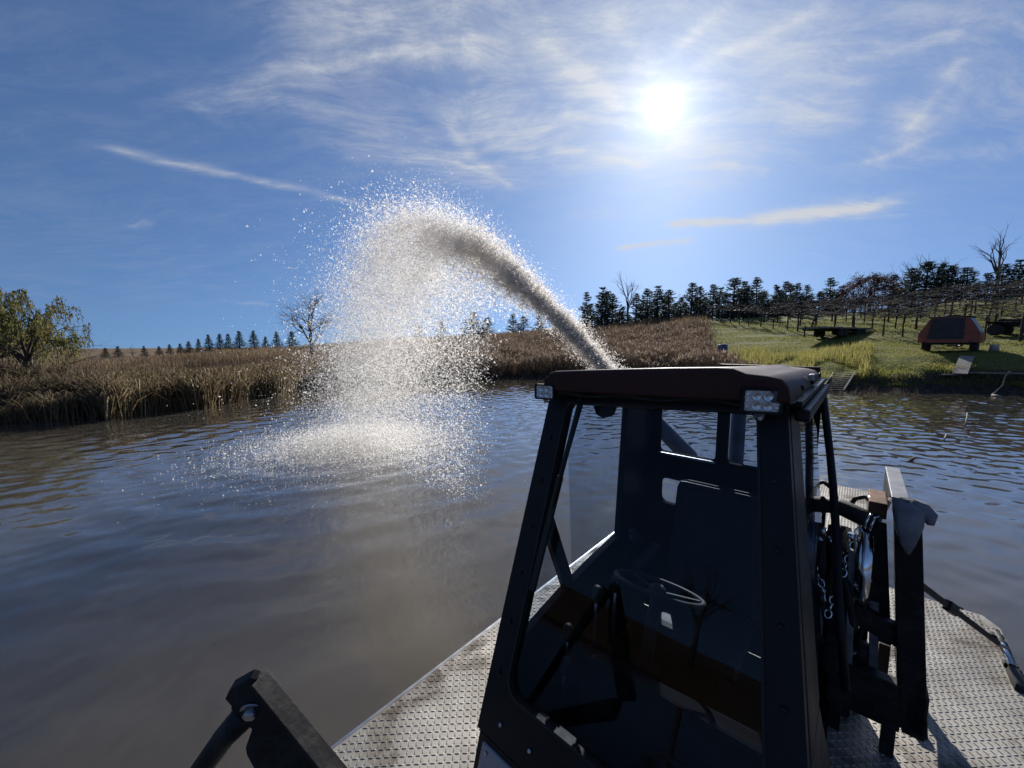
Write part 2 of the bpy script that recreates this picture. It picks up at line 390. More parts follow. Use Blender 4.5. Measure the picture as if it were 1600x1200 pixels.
def tri_mesh(name, verts, tris, tone, mat, parent=None, smooth=False):
    """numpy triangles -> one mesh object with a per-face tone"""
    me = bpy.data.meshes.new(name); nv, nf = len(verts), len(tris)
    me.vertices.add(nv); me.vertices.foreach_set('co', np.ascontiguousarray(verts, dtype=np.float32).ravel())
    me.loops.add(nf*3); me.loops.foreach_set('vertex_index', np.ascontiguousarray(tris, dtype=np.int32).ravel())
    me.polygons.add(nf); me.polygons.foreach_set('loop_start', np.arange(0, nf*3, 3, dtype=np.int32))
    try: me.polygons.foreach_set('loop_total', np.full(nf, 3, dtype=np.int32))
    except Exception: pass
    if smooth: me.polygons.foreach_set('use_smooth', np.ones(nf, dtype=bool))
    me.update(calc_edges=True)
    if tone is not None:
        at = me.attributes.new('tone', 'FLOAT', 'FACE'); at.data.foreach_set('value', np.ascontiguousarray(tone, dtype=np.float32))
    return new_obj(name, me, mat, parent)
def norm(a): return a/np.maximum(np.linalg.norm(a, axis=-1, keepdims=True), 1e-9)
def blades(base, hgt, wid, lean, tone, segs=1):
    """tapered, optionally bent blades. base (n,3), lean (n,2) horizontal offset of the tip"""
    n = len(base); ang_ = rng.uniform(0, 2*pi, n); sd = np.stack([np.cos(ang_), np.sin(ang_), np.zeros(n)], 1)*wid[:, None]/2
    L3 = np.concatenate([lean, np.zeros((n, 1))], 1)
    if segs == 1:
        v = np.stack([base-sd, base+sd, base+L3+np.array([0, 0, 1.])*hgt[:, None]], 1).reshape(-1, 3)
        t_ = np.arange(3*n).reshape(n, 3); return v, t_, tone
    m1 = base+L3*.28+np.array([0, 0, .72])*hgt[:, None]
    m2 = base+L3*.62+np.array([0, 0, 1.])*hgt[:, None]
    droop = hgt*rng.uniform(.55, 1.0, n)
    tip = base+L3+np.array([0, 0, 1.])*droop[:, None]
    v = np.stack([base-sd, base+sd, m1-sd*.85, m1+sd*.85, m2-sd*.6, m2+sd*.6, tip], 1).reshape(-1, 3)
    k = np.arange(n)[:, None]*7
    t_ = np.concatenate([k+np.array([[0, 1, 3]]), k+np.array([[0, 3, 2]]), k+np.array([[2, 3, 5]]), k+np.array([[2, 5, 4]]), k+np.array([[4, 5, 6]])], 0)
    return v, t_, np.tile(tone, 5)
def join(parts):
    vs, ts, tn, o = [], [], [], 0
    for v, t_, n in parts:
        vs.append(v); ts.append(t_+o); tn.append(n); o += len(v)
    return np.concatenate(vs), np.concatenate(ts), np.concatenate(tn)

# ------------------------------------------------------------------ terrain
AZ = np.radians([-180, -120, -90, -62, -53.5, -47.7, -40, -31.8, -22.7, -8, 4.8, 14.9, 26, 33, 39.4, 45.2, 53.3, 65, 90, 120, 180])
RS = np.array([17, 19, 21, 20, 18.4, 17.0, 17.6, 20.4, 22.9, 25, 26.1, 27.6, 27.5, 26, 24.9, 25.9, 28.6, 30, 25, 20, 17.])
AZ2 = np.radians([-180, -90, -55, -45, -30, -15, 0, 15, 25, 35, 40, 45, 50, 55, 90, 180])
Z1 = np.array([.35, .35, .35, .35, .35, .3, .3, .35, .4, .5, .6, .8, 1.0, 1.0, .5, .35])
Z2 = np.array([.6, .6, .45, .45, .5, .55, .55, .6, .75, 1.0, 1.2, 1.5, 1.75, 1.75, .9, .6])
Z3 = np.array([1.2, 1.0, .5, .5, .7, .95, 1.2, 1.5, 1.9, 2.1, 2.2, 2.4, 2.4, 2.4, 1.8, 1.2])
Z4 = np.array([4.0, 2.5, .35, .45, 1.35, 2.5, 3.6, 4.7, 5.9, 5.9, 6.05, 6.3, 6.75, 6.75, 6.0, 4.0])
RC = 62.0
def shoreR(az):
    return np.interp(az, AZ, RS)+.35*np.sin(az*23)+.22*np.sin(az*51+1)+.12*np.sin(az*97+2)
def ground_z(x, y):
    x = np.asarray(x, float); y = np.asarray(y, float)
    az = np.arctan2(x, y); r = np.hypot(x, y); rs = shoreR(az); d = r-rs
    z1, z2, z3, z4 = (np.interp(az, AZ2, q) for q in (Z1, Z2, Z3, Z4))
    z = np.where(d < 0, np.maximum(-1.2, d*.3),
        np.where(d < 1.5, z1*d/1.5,
        np.where(d < 4.5, z1+(z2-z1)*(d-1.5)/3,
        np.where(d < 12, z2+(z3-z2)*(d-4.5)/7.5,
        np.where(r < RC, z3+(z4-z3)*np.clip((d-12)/np.maximum(RC-rs-12, 1), 0, 1), z4-np.clip((r-RC-14)*.03, 0, 7))))))
    bump_ = .10*np.sin(x*.61+np.sin(y*.37)*2)*np.sin(y*.53+1.3)+.05*np.sin(x*1.9+y*.7)*np.sin(y*1.7-x*.4)
    rough_ = .13*np.sin(x*2.1+1.5*np.sin(y*1.7))*np.sin(y*2.3+np.sin(x*1.3))*np.clip(1.3-d/4.5, 0, 1)*np.clip(d*1.5, 0, 1)*(az > .5)
    return z+bump_*np.clip(d/3, 0, 1)+rough_
def greenness(x, y):
    az = np.degrees(np.arctan2(x, y)); r = np.hypot(x, y); d = r-shoreR(np.radians(az))
    edge = 26.3+6.5*np.exp(-np.maximum(d, 0)/4.5)+.8*np.sin(r*.5)
    return np.clip((az-edge)/3.0+.5, 0, 1)*np.clip((100-az)/10, 0, 1)
def at_pix(px, py):
    """where the line of sight through a photo pixel meets the terrain"""
    d = pixdir(px, py); t_ = np.linspace(6, 160, 6000)
    x, y, z = d[0]*t_, d[1]*t_, CAMH+d[2]*t_
    g = np.maximum(ground_z(x, y), 0.0); k = np.argmax(z < g)
    return np.array([x[k], y[k], g[k]])
azs = np.concatenate([np.arange(-180, -64, 3.0), np.arange(-64, 64.01, .4), np.arange(67, 180, 3.0)])
dd = np.array([-6, -3, -1.2, -.4, 0, .3, .7, 1.1, 1.5, 2.1, 2.8, 3.6, 4.5, 5.5, 6.7, 8, 9.5, 11, 12.6, 14.5, 17, 20, 23, 26, 29])
rr_out = np.array([58, 62, 67, 75, 90, 120, 180, 300, 600, 1200.])
vs_, fs_ = [(0, 0, -1.6)], []
na = len(azs); rings = []
for a_ in azs:
    ar = R(a_); rs = float(shoreR(ar)); rl = list(rs+dd)+list(rr_out); rings.append(rl)
nr = len(rings[0])
for a_, rl in zip(azs, rings):
    ar = R(a_); rl = np.array(rl); x = np.sin(ar)*rl; y = np.cos(ar)*rl; z = ground_z(x, y)
    vs_ += list(zip(x, y, z))
for i in range(na):
    j = (i+1) % na
    fs_.append((0, 1+j*nr, 1+i*nr))
    for k in range(nr-1): fs_.append((1+i*nr+k, 1+j*nr+k, 1+j*nr+k+1, 1+i*nr+k+1))
me = bpy.data.meshes.new('ground'); me.from_pydata([tuple(map(float, v)) for v in vs_], [], fs_)
me.polygons.foreach_set('use_smooth', [True]*len(fs_))
va = np.array(vs_); gx, gy = va[:, 0], va[:, 1]
at = me.attributes.new('green', 'FLOAT', 'POINT'); at.data.foreach_set('value', greenness(gx, gy).astype(np.float32))
dsh = np.hypot(gx, gy)-shoreR(np.arctan2(gx, gy))
at = me.attributes.new('mud', 'FLOAT', 'POINT'); at.data.foreach_set('value', np.clip(1.1-dsh/np.where(np.arctan2(gx, gy) > .5, 2.5, .8), 0, 1).astype(np.float32))
bm = bmesh.new(); bm.from_mesh(me); bmesh.ops.recalc_face_normals(bm, faces=bm.faces); bm.to_mesh(me); bm.free()
if me.polygons[5].normal.z < 0: me.flip_normals()
go = new_obj('ground', me, 'ground'); go['kind'] = 'structure'
# water sheet (ends under the banks): real ripples in front, coarse behind
wrng = np.random.default_rng(12)
WN = 54
wlen = .22*(2.8**wrng.uniform(0, 1, WN)); wdir = R(100)+wrng.normal(0, .70, WN); wph = wrng.uniform(0, 6.28, WN)
wamp = .0082*wlen**.95*wrng.uniform(.5, 1.2, WN)/math.sqrt(WN)*2.0
def water_z(x, y):
    z = np.zeros_like(x)
    for l_, d_, p_, a_ in zip(wlen, wdir, wph, wamp): z += a_*np.sin((x*math.cos(d_)+y*math.sin(d_))*2*pi/l_+p_)
    calm = .55+.45*np.sin(x*.22+1.0+.8*np.sin(y*.17))*np.sin(y*.19+.4*x*.2)
    z *= (.45+.6*calm)*np.clip((np.hypot(x, y)-1.8)/9.5, .13, 1.0)*np.clip(1+(x-5)/9, 1, 1.3)
    rs_ = np.hypot(x-SPL[0], y-SPL[1]); z += .010*np.sin(rs_*2*pi/.75-1.0+.5*np.sin(np.arctan2(y-SPL[1], x-SPL[0])*5))*np.exp(-rs_/5.5)
    return z
waz = np.concatenate([np.arange(-180, -66, 6.0), np.arange(-66, 66.01, .27), np.arange(72, 180, 6.0)]); wna = len(waz)
wr = np.concatenate([[.6, 1.2], np.arange(1.6, 8, .034), np.arange(8, 15, .052), np.arange(15, 31.8, .08)]); wnr = len(wr)
A2, R2 = np.meshgrid(np.radians(waz), wr, indexing='ij')
R2 = np.minimum(R2, shoreR(A2)+.9+1e-4*np.arange(wnr)[None])
X2, Y2 = np.sin(A2)*R2, np.cos(A2)*R2; Z2w = water_z(X2, Y2)
vw = np.concatenate([np.array([[0, 0, 0.]]), np.stack([X2, Y2, Z2w], -1).reshape(-1, 3)])
ii, kk_ = np.meshgrid(np.arange(wna), np.arange(wnr-1), indexing='ij'); jj = (ii+1) % wna
q00, q10, q11, q01 = 1+ii*wnr+kk_, 1+jj*wnr+kk_, 1+jj*wnr+kk_+1, 1+ii*wnr+kk_+1
live = (np.minimum(R2[:, 1:]-R2[:, :-1], .5) > .001)
tw = np.concatenate([np.stack([q00, q01, q11], -1)[live], np.stack([q00, q11, q10], -1)[live], np.stack([np.zeros(wna, int), 1+np.arange(wna)*wnr, 1+((np.arange(wna)+1) % wna)*wnr], -1)])
wo_ = tri_mesh('pond_water', vw, tw, None, 'pond_water', smooth=True)
if wo_.data.polygons[1000].normal.z < 0: wo_.data.flip_normals()
wo_['kind'] = 'structure'

# ------------------------------------------------------------------ ground cover (uncountable)
def scatter(n, az0, az1, d0, d1, p=1.0):
    a = np.radians(rng.uniform(az0, az1, n)); d = d0+(d1-d0)*rng.uniform(0, 1, n)**p
    r = shoreR(a)+d; x, y = np.sin(a)*r, np.cos(a)*r
    return np.stack([x, y, ground_z(x, y)], 1), d, np.degrees(a)
def clump(x, y, s, ph=0): return .5+.5*np.sin(x*s+2*np.sin(y*s*.7+ph))*np.sin(y*s*1.13+1.7*np.sin(x*s*.6+ph))
# dry field, left of and behind the jet
parts = []
P, d, a = scatter(95000, -66, 33, .3, 42, 1.25)
g = greenness(P[:, 0], P[:, 1]); k = g < .5; P, d, a = P[k], d[k], a[k]; n = len(P)
c_ = clump(P[:, 0], P[:, 1], .55); hh = (.35+.5*c_+.25*rng.uniform(0, 1, n))*np.clip(.5+d/8, .6, 1.15)*np.clip((a+70)/45, .45, 1)
big = clump(P[:, 0], P[:, 1], .17, 2.0)
parts.append(blades(P, hh, .018+.0016*d+.02*rng.uniform(0, 1, n), rng.normal(0, .16, (n, 2)), np.clip(.30+.3*(c_-.5)+.45*(big-.5)+rng.normal(0, .22, n), 0, 1)))
v, t_, tn = join(parts); o = tri_mesh('dry_field_grass', v, t_, tn, 'dry_grass')
tag(o, 'tall brown dry grass covering the rise beyond the pond', 'grass', kind='stuff')
# tall weeds behind the jet and the cab roof
parts = []
P, d, a = scatter(58000, -24, 35, .2, 24, 1.2); k = a < 26.0+7*np.exp(-d/4.5)+rng.normal(0, .9, len(a)); P, d, a = P[k], d[k], a[k]; n = len(P)
c_ = clump(P[:, 0], P[:, 1], .8, 1.0); hh = .55+.75*c_+.45*rng.uniform(0, 1, n)
parts.append(blades(P, hh, .02+.0018*d+.02*rng.uniform(0, 1, n), rng.normal(0, .2, (n, 2)), np.clip(.3+.3*(c_-.5)+rng.normal(0, .2, n), 0, 1)))
k = rng.uniform(0, 1, n) < .45; H = P[k]+np.stack([rng.normal(0, .08, k.sum()), rng.normal(0, .08, k.sum()), hh[k]*.82], 1)
m_ = len(H); parts.append(blades(H, rng.uniform(.12, .3, m_), rng.uniform(.06, .17, m_), rng.normal(0, .1, (m_, 2)), np.clip(rng.normal(.72, .2, m_), 0, 1)))
v, t_, tn = join(parts); o = tri_mesh('dry_weeds', v, t_, tn, 'weed')
tag(o, 'thicket of brown seeding weeds on the far bank behind the water jet', 'weeds', kind='stuff')
# cattails at the left water edge
parts = []
P, d, a = scatter(5200, -47.0, -29.5, -.55, 1.0); n = len(P); P[:, 2] = np.maximum(P[:, 2], -.05)
hh = rng.uniform(.75, 1.25, n); parts.append(blades(P, hh, rng.uniform(.02, .04, n), rng.normal(0, .34, (n, 2)), np.clip(rng.normal(.45, .25, n), 0, 1), 2))
P, d, a = scatter(2600, -30, -12, -.3, 1.0); n = len(P); P[:, 2] = np.maximum(P[:, 2], -.05)
parts.append(blades(P, rng.uniform(.6, 1.1, n), rng.uniform(.025, .045, n), rng.normal(0, .3, (n, 2)), np.clip(rng.normal(.4, .22, n), 0, 1), 2))
v, t_, tn = join(parts); o = tri_mesh('cattails', v, t_, tn, 'cattail_leaf')
tag(o, 'stand of dry bent cattails in the shallows along the left bank', 'cattails', kind='stuff')
# brambles and rank grass under the willow
parts = []
P, d, a = scatter(17000, -66, -42, 0, 7, 1.1); n = len(P); c_ = clump(P[:, 0], P[:, 1], 1.1)
parts.append(blades(P, .4+1.15*c_*rng.uniform(.4, 1, n)*np.clip((-a-40)/8, .5, 1), rng.uniform(.015, .04, n), rng.normal(0, .38, (n, 2)), np.clip(rng.normal(.42, .25, n), 0, 1), 2))
v, t_, tn = join(parts); o = tri_mesh('bank_undergrowth', v, t_, tn, 'bramble')
tag(o, 'tangled dry undergrowth on the bank below the willow', 'undergrowth', kind='stuff')
# lawn and rough bank on the right
parts = []
P, d, a = scatter(120000, 26, 66, .5, 30, 1.3); g = greenness(P[:, 0], P[:, 1]); k = g > .35; P, d, a = P[k], d[k], a[k]; n = len(P)
c_ = clump(P[:, 0], P[:, 1], 1.3)
hh = .035+.06*rng.uniform(0, 1, n)+.30*np.clip(1-d/3.8, 0, 1)*c_**2
parts.append(blades(P, hh, .012+.0016*d+.014*rng.uniform(0, 1, n), rng.normal(0, .05, (n, 2)), np.clip(.45+.2*(c_-.5)+rng.normal(0, .2, n), 0, 1)))
v, t_, tn = join(parts); o = tri_mesh('lawn_grass', v, t_, tn, 'lawn')
tag(o, 'mown green grass sloping up from the right bank', 'grass', kind='stuff')
parts = []
P, d, a = scatter(9000, 29, 43, 1.0, 9.5, 1.0); n = len(P); c_ = clump(P[:, 0], P[:, 1], .9, .5); k = c_ > .42; P, n = P[k], int(k.sum())
parts.append(blades(P, rng.uniform(.25, .65, n), rng.uniform(.02, .045, n), rng.normal(0, .12, (n, 2)), np.clip(rng.normal(.72, .2, n), 0, 1)))
v, t_, tn = join(parts); o = tri_mesh('rough_grass', v, t_, tn, 'lawn')
tag(o, 'tall yellowing rough grass behind the slatted ramp on the bank', 'grass', kind='stuff')
parts = []
P, d, a = scatter(260, 36.5, 47, -3.2, -.15, .8); n = len(P); P[:, 2] = -.02
parts.append(blades(P, rng.uniform(.1, .42, n), rng.uniform(.012, .02, n), rng.normal(0, .16, (n, 2)), np.clip(rng.normal(.2, .15, n), 0, 1)))
v, t_, tn = join(parts); o = tri_mesh('reed_stems', v, t_, tn, 'weed')
tag(o, 'sparse thin reed stems standing in the water off the right bank', 'reeds', kind='stuff')

# ------------------------------------------------------------------ trees
def leafs(cent, size, tone, flat=.0, axis=None):
    """small two-triangle leaves at cent, random facing"""
    n = len(cent); a = norm(rng.normal(0, 1, (n, 3))); 
    if axis is not None: a = norm(axis+.45*a)
    b = norm(np.cross(a, rng.normal(0, 1, (n, 3))))
    a = a*size[:, None]; b = b*size[:, None]*.34
    v = np.stack([cent-a, cent+b, cent+a, cent-b], 1).reshape(-1, 3)
    k = np.arange(n)[:, None]*4
    return v, np.concatenate([k+np.array([[0, 1, 2]]), k+np.array([[0, 2, 3]])]), np.tile(tone, 2)
def conifer_meshes(seed, spruce=False):
    """unit-height tree: trunk mesh and crown mesh"""
    r_ = np.random.default_rng(seed); rnd = random.Random(seed)
    tb = MB(); sway = rnd.uniform(-.015, .015)
    tb.tube([(0, 0, -.04), (sway, 0, .35), (sway*.5, sway, .7), (0, 0, .99)], [.020, .015, .009, .002], 6)
    cents, axes, sizes = [], [], []
    levels = 18 if spruce else 15
    for li in range(levels):
        z = (.05 if spruce else .07)+(.93 if spruce else .91)*(li/(levels-1))**.95
        f = 1-z
        ln = ((.012+.27*f) if spruce else (.018+.25*f**.72*(1 if z > .2 else .85)))
        nb = 8 if spruce else 7
        for q in range(nb):
            if rnd.random() < (.06 if spruce else .24): continue
            a = 2*pi*(q+rnd.random()*.8)/nb+li*1.3; L = ln*rnd.uniform(.6, 1.25)
            up = (-.12 if spruce else rnd.uniform(.05, .42))
            e = V((cos(a)*L, sin(a)*L, z+L*up))
            tb.tube([(0, 0, z), (e.x*.6, e.y*.6, z+L*up*.4), e], [.0045, .003, .001], 3, False)
            m_ = int(10+(120 if spruce else 150)*L)
            tt = r_.uniform(.22, 1.05, m_)
            c = np.stack([e.x*tt, e.y*tt, z+L*up*tt**1.5], 1)+r_.normal(0, 1, (m_, 3))*np.array([.018, .018, .013])
            cents.append(c); axes.append(np.tile(np.array([[cos(a), sin(a), .25 if spruce else .6]]), (m_, 1))); sizes.append(r_.uniform(.012, .028, m_)*(1 if spruce else 1.1))
    c = np.concatenate(cents); ax = np.concatenate(axes); sz = np.concatenate(sizes)
    v, t_, tn = leafs(c, sz, np.clip(r_.normal(.45, .22, len(c)), 0, 1), axis=ax)
    return tb, (v, t_, tn)
TPL = {}
def tree_template(kind, seed):
    key = (kind, seed)
    if key in TPL: return TPL[key]
    tb, (v, t_, tn) = conifer_meshes(seed, kind == 'spruce')
    a = tb.build('trunk', 'bark'); b = tri_mesh('crown', v, t_, tn, 'pine_needle')
    TPL[key] = (a.data, b.data)
    bpy.data.objects.remove(a); bpy.data.objects.remove(b)
    return TPL[key]
def place_conifer(kind, seed, pos, h, label, group, wide=1.0, name='pine_tree'):
    mt, mc = tree_template(kind, seed)
    e = empty(name, tuple(map(float, pos)), random.uniform(0, 6.28)); tag(e, label, 'conifer', group); e.rotation_euler.x = random.gauss(0, .022); e.rotation_euler.y = random.gauss(0, .022); h = h*random.uniform(.88, 1.06); wide = wide*random.uniform(.85, 1.15)
    for nm, md in (('trunk', mt), ('crown', mc)):
        o = bpy.data.objects.new(nm, md); COL.objects.link(o); o.parent = e; o.scale = (h*wide, h*wide, h)
    return e
def branching(mb, p, d, L, r, depth, rnd, droop=0.0, spread=.6, tips=None, n=4, kids=(2, 3), shrink=.72):
    pts, rad = [V(p)], [r]; q = V(p); dd_ = V(d).normalized(); seg = 4
    for i in range(seg):
        dd_ = (dd_+V((rnd.gauss(0, .13), rnd.gauss(0, .13), rnd.gauss(0, .10)-droop))).normalized()
        q = q+dd_*L/seg; pts.append(q.copy()); rad.append(r*(1-.42*(i+1)/seg))
    mb.tube(pts, rad, n if r > .02 else 3, False)
    if depth == 0:
        if tips is not None: tips.append((pts, dd_.copy()))
        return
    for i in range(rnd.randint(*kids)+(1 if depth > 2 else 0)):
        k = rnd.choice([2, 3, 4, 4]); ax = V((rnd.gauss(0, 1), rnd.gauss(0, 1), rnd.gauss(0, .6))).normalized()
        nd = (dd_+ax*spread*rnd.uniform(.6, 1.3)).normalized()
        branching(mb, pts[k], nd, L*shrink*rnd.uniform(.75, 1.15), rad[k]*.72, depth-1, rnd, droop, spread, tips, n, kids, shrink)
def bare_tree(name, pos, h, label, seed, depth=4, spread=.55, r=None, lean=(0, 0), group=None, mat='bare_wood', trunkfrac=.34, droop=0.0, cat='tree'):
    rnd = random.Random(seed); e = empty(name, tuple(map(float, pos))); tag(e, label, cat, group)
    r = r or h*.022
    tb = MB(); top = V((lean[0]*h*trunkfrac, lean[1]*h*trunkfrac, h*trunkfrac))
    tb.tube([(0, 0, -.2), top*.5+V((.01*h, 0, 0)), top], [r*1.25, r, r*.85], 7); tb.build('trunk', 'bark', e)
    cb = MB()
    for i in range(4 if depth > 3 else 3):
        a = rnd.uniform(0, 6.28); sp = rnd.uniform(.15, spread*1.2)
        branching(cb, top*rnd.uniform(.75, 1.0), V((cos(a)*sp+lean[0], sin(a)*sp+lean[1], 1)), h*.27, r*.66, depth-1, rnd, droop, spread)
    branching(cb, top, V((lean[0]*.5, lean[1]*.5, 1)), h*.30, r*.75, depth-1, rnd, droop, spread*.8)
    cb.build('crown', mat, e); return e
ORD = ['first', 'second', 'third', 'fourth', 'fifth', 'sixth', 'seventh', 'eighth', 'ninth', 'tenth', 'eleventh', 'twelfth', 'thirteenth', 'fourteenth', 'fifteenth', 'sixteenth', 'seventeenth', 'eighteenth', 'nineteenth', 'twentieth', 'twenty-first', 'twenty-second', 'twenty-third', 'twenty-fourth', 'twenty-fifth', 'twenty-sixth', 'twenty-seventh', 'twenty-eighth', 'twenty-ninth', 'thirtieth']
def far_spot(px, dist):
    d = pixdir(px, 538); x, y = d[0]/np.hypot(d[0], d[1])*dist, d[1]/np.hypot(d[0], d[1])*dist
    return np.array([x, y, float(ground_z(x, y))])
def top_height(px, py, pos):             # height of something at pos whose top shows at photo row py
    d = pixdir(px, py); return CAMH+d[2]/d[1]*pos[1]-pos[2]
# right-hand pine row: (photo column, photo row of the top)
ROW = [(917, 456), (940, 449), (956, 459), (972, 478), (992, 455), (1010, 451), (1026, 452), (1043, 450), (1061, 464), (1076, 443), (1092, 446), (1111, 440), (1130, 458), (1142, 434), (1158, 440), (1178, 439), (1192, 458), (1208, 441), (1222, 437), (1240, 441), (1255, 446), (1275, 452), (1292, 440), (1310, 448)]
for i, (px, py) in enumerate(ROW):
    p = far_spot(px, 66+3*random.random()); h_ = top_height(px, py, p)
    place_conifer('pine', 1+(i*5+i//3) % 9, p, h_*1.04, '%s dark pine from the jet in the row along the right-hand crest' % ORD[i], 'pines along the right-hand crest', random.uniform(1.2, 1.65))
for i, (px, py) in enumerate(ROW[:-1]):
    p = far_spot(px+8+random.uniform(-3, 3), 72+2*random.random()); h_ = top_height(px, py+random.uniform(9, 22), p)
    place_conifer('pine', 1+(i*7) % 9, p, h_, '%s shorter pine from the jet, filling gaps behind the right-hand crest row' % ORD[i], 'shorter pines behind the right-hand crest row', random.uniform(1.4, 2.0))
ROW2 = [(1388, 424), (1412, 422), (1436, 409), (1460, 413), (1478, 410), (1499, 421), (1530, 420), (1555, 408), (1578, 405), (1597, 414), (1625, 405)]
for i, (px, py) in enumerate(ROW2):
    p = far_spot(px, 68+4*random.random()); h_ = top_height(px, py, p)
    place_conifer('pine', 1+(i*4) % 9, p, h_, '%s tall pine right of the russet tree above the vines' % ORD[i], 'pines above the vineyard', random.uniform(1.4, 1.8))
# spruces on the left horizon
ROW3 = [(295, 532), (310, 525), (327, 520), (345, 518), (357, 516), (374, 513), (397, 511), (415, 524), (433, 512), (457, 516)]
for i, (px, py) in enumerate(ROW3):
    p = far_spot(px, 64+2*random.random()); h_ = top_height(px, py, p)
    place_conifer('spruce', 11+i % 4, p, h_*.92, '%s small spruce from the left in the far left row' % ORD[i], 'spruces on the left horizon', random.uniform(1.2, 1.5), 'spruce_tree')
for i, (px, py) in enumerate([(163, 545), (183, 549), (225, 540), (248, 541), (265, 542), (281, 536)]):
    p = far_spot(px, 72+3*random.random()); h_ = max(1.5, top_height(px, py, p))
    place_conifer('spruce', 11+i % 4, p, h_, '%s low dark shrub from the left on the far left skyline' % ORD[i], 'low shrubs on the left skyline', 1.9, 'evergreen_shrub')
# pines seen through the spray
for i, (px, py) in enumerate([(655, 503), (690, 500), (742, 490), (762, 497), (802, 488), (818, 494), (842, 490), (874, 490)]):
    p = far_spot(px, 65+3*random.random()); h_ = top_height(px, py, p)
    place_conifer('pine', 1+(i*3) % 6, p, h_, '%s pine from the left seen through the falling spray' % ORD[i], 'pines behind the spray', random.uniform(1.5, 2.1))
# russet tree
def leafy_tree(name, pos, h, label, seed, leafmat, nleaf, wide=1.0):
    rnd = random.Random(seed); e = empty(name, tuple(map(float, pos))); tag(e, label, 'tree')
    tb = MB(); tb.tube([(0, 0, -.2), (.02, 0, h*.3), (0, .03, h*.6)], [h*.03, h*.022, h*.012], 7)
    tips = []
    for i in range(9):
        a = rnd.uniform(0, 6.28); branching(tb, (0, 0, h*rnd.uniform(.15, .6)), V((cos(a), sin(a), rnd.uniform(.3, 1.2))), h*.24*wide, h*.010, 2, rnd, 0, .6, tips)
    tb.build('trunk', 'bark', e); r_ = np.random.default_rng(seed)
    pts = np.array([list(p) for ps, d in tips for p in ps[1:]]); c = pts[r_.integers(0, len(pts), nleaf)]+r_.normal(0, h*.035, (nleaf, 3))
    u_ = norm(r_.normal(0, 1, (nleaf, 3)))*r_.uniform(.35, 1, (nleaf, 1))**.5; lump = 1+.22*np.sin(u_[:, 0:1]*7+seed)*np.sin(u_[:, 2:3]*8+u_[:, 1:2]*5)
    blob = np.array([[0, 0, h*.55]])+u_*lump*np.array([[h*.40*wide, h*.36*wide, h*.44]])*np.clip(1.25-.55*np.clip(u_[:, 2:3]+.2, 0, 1), .5, 1.2)
    c = np.where(r_.uniform(0, 1, (nleaf, 1)) < .72, blob, c)
    v, t_, tn = leafs(c, r_.uniform(.07, .15, nleaf)*h/6, np.clip(r_.normal(.5, .25, nleaf), 0, 1))
    tri_mesh('crown', v, t_, tn, leafmat, e); return e
p = far_spot(1352, 64); leafy_tree('oak_tree', p, top_height(1352, 420, p), 'broad russet-leaved tree among the dark pines', 5, 'russet_leaf', 7500, 1.15)
p = far_spot(1327, 66); leafy_tree('oak_tree', p, top_height(1327, 432, p), 'smaller russet tree touching the left of the broad russet one', 15, 'russet_leaf', 4200, 1.0)
p = far_spot(1545, 72); bare_tree('bare_tree', p, top_height(1548, 376, p), 'tall bare pale tree rising above the pines at the right', 21, 4, .30, trunkfrac=.5)
p = far_spot(979, 72); bare_tree('bare_tree', p, top_height(979, 438, p), 'slim leafless tree standing up among the pines right of the jet', 22, 4, .25, trunkfrac=.45)
for i, px in enumerate((1418, 1452, 1472)):
    p = far_spot(px, 76); bare_tree('bare_tree', p, top_height(px, 400+5*i, p), '%s of three leafless tops showing over the vineyard pines' % ORD[i], 30+i, 4, .35, trunkfrac=.4)
p = far_spot(206, 70); bare_tree('bare_bush', p, 2.2, 'round leafless bush on the far left skyline', 40, 4, .9, trunkfrac=.12, cat='bush')
p = far_spot(486, 36); bare_tree('dead_tree', p, top_height(486, 438, p)*.96, 'gnarled bare tree beside the falling spray', 52, 5, .85, r=.13, trunkfrac=.28)
p = far_spot(1088, 50); leafy_tree('shrub', p, 1.6, 'pale brown bush where the weeds meet the green lawn', 61, 'weed', 1200, 1.6)
# behind the viewer: trees mirrored faintly in the windscreen
for i, (az_, r0, h_) in enumerate([(-172, 27, 8), (-150, 30, 7), (165, 30, 9), (-125, 33, 8)]):
    x, y = sin(R(az_))*r0, cos(R(az_))*r0
    bare_tree('bare_tree', (x, y, float(ground_z(x, y))), h_, '%s leafless tree on the bank behind, mirrored in the windscreen' % ORD[i], 70+i, 4, .5)
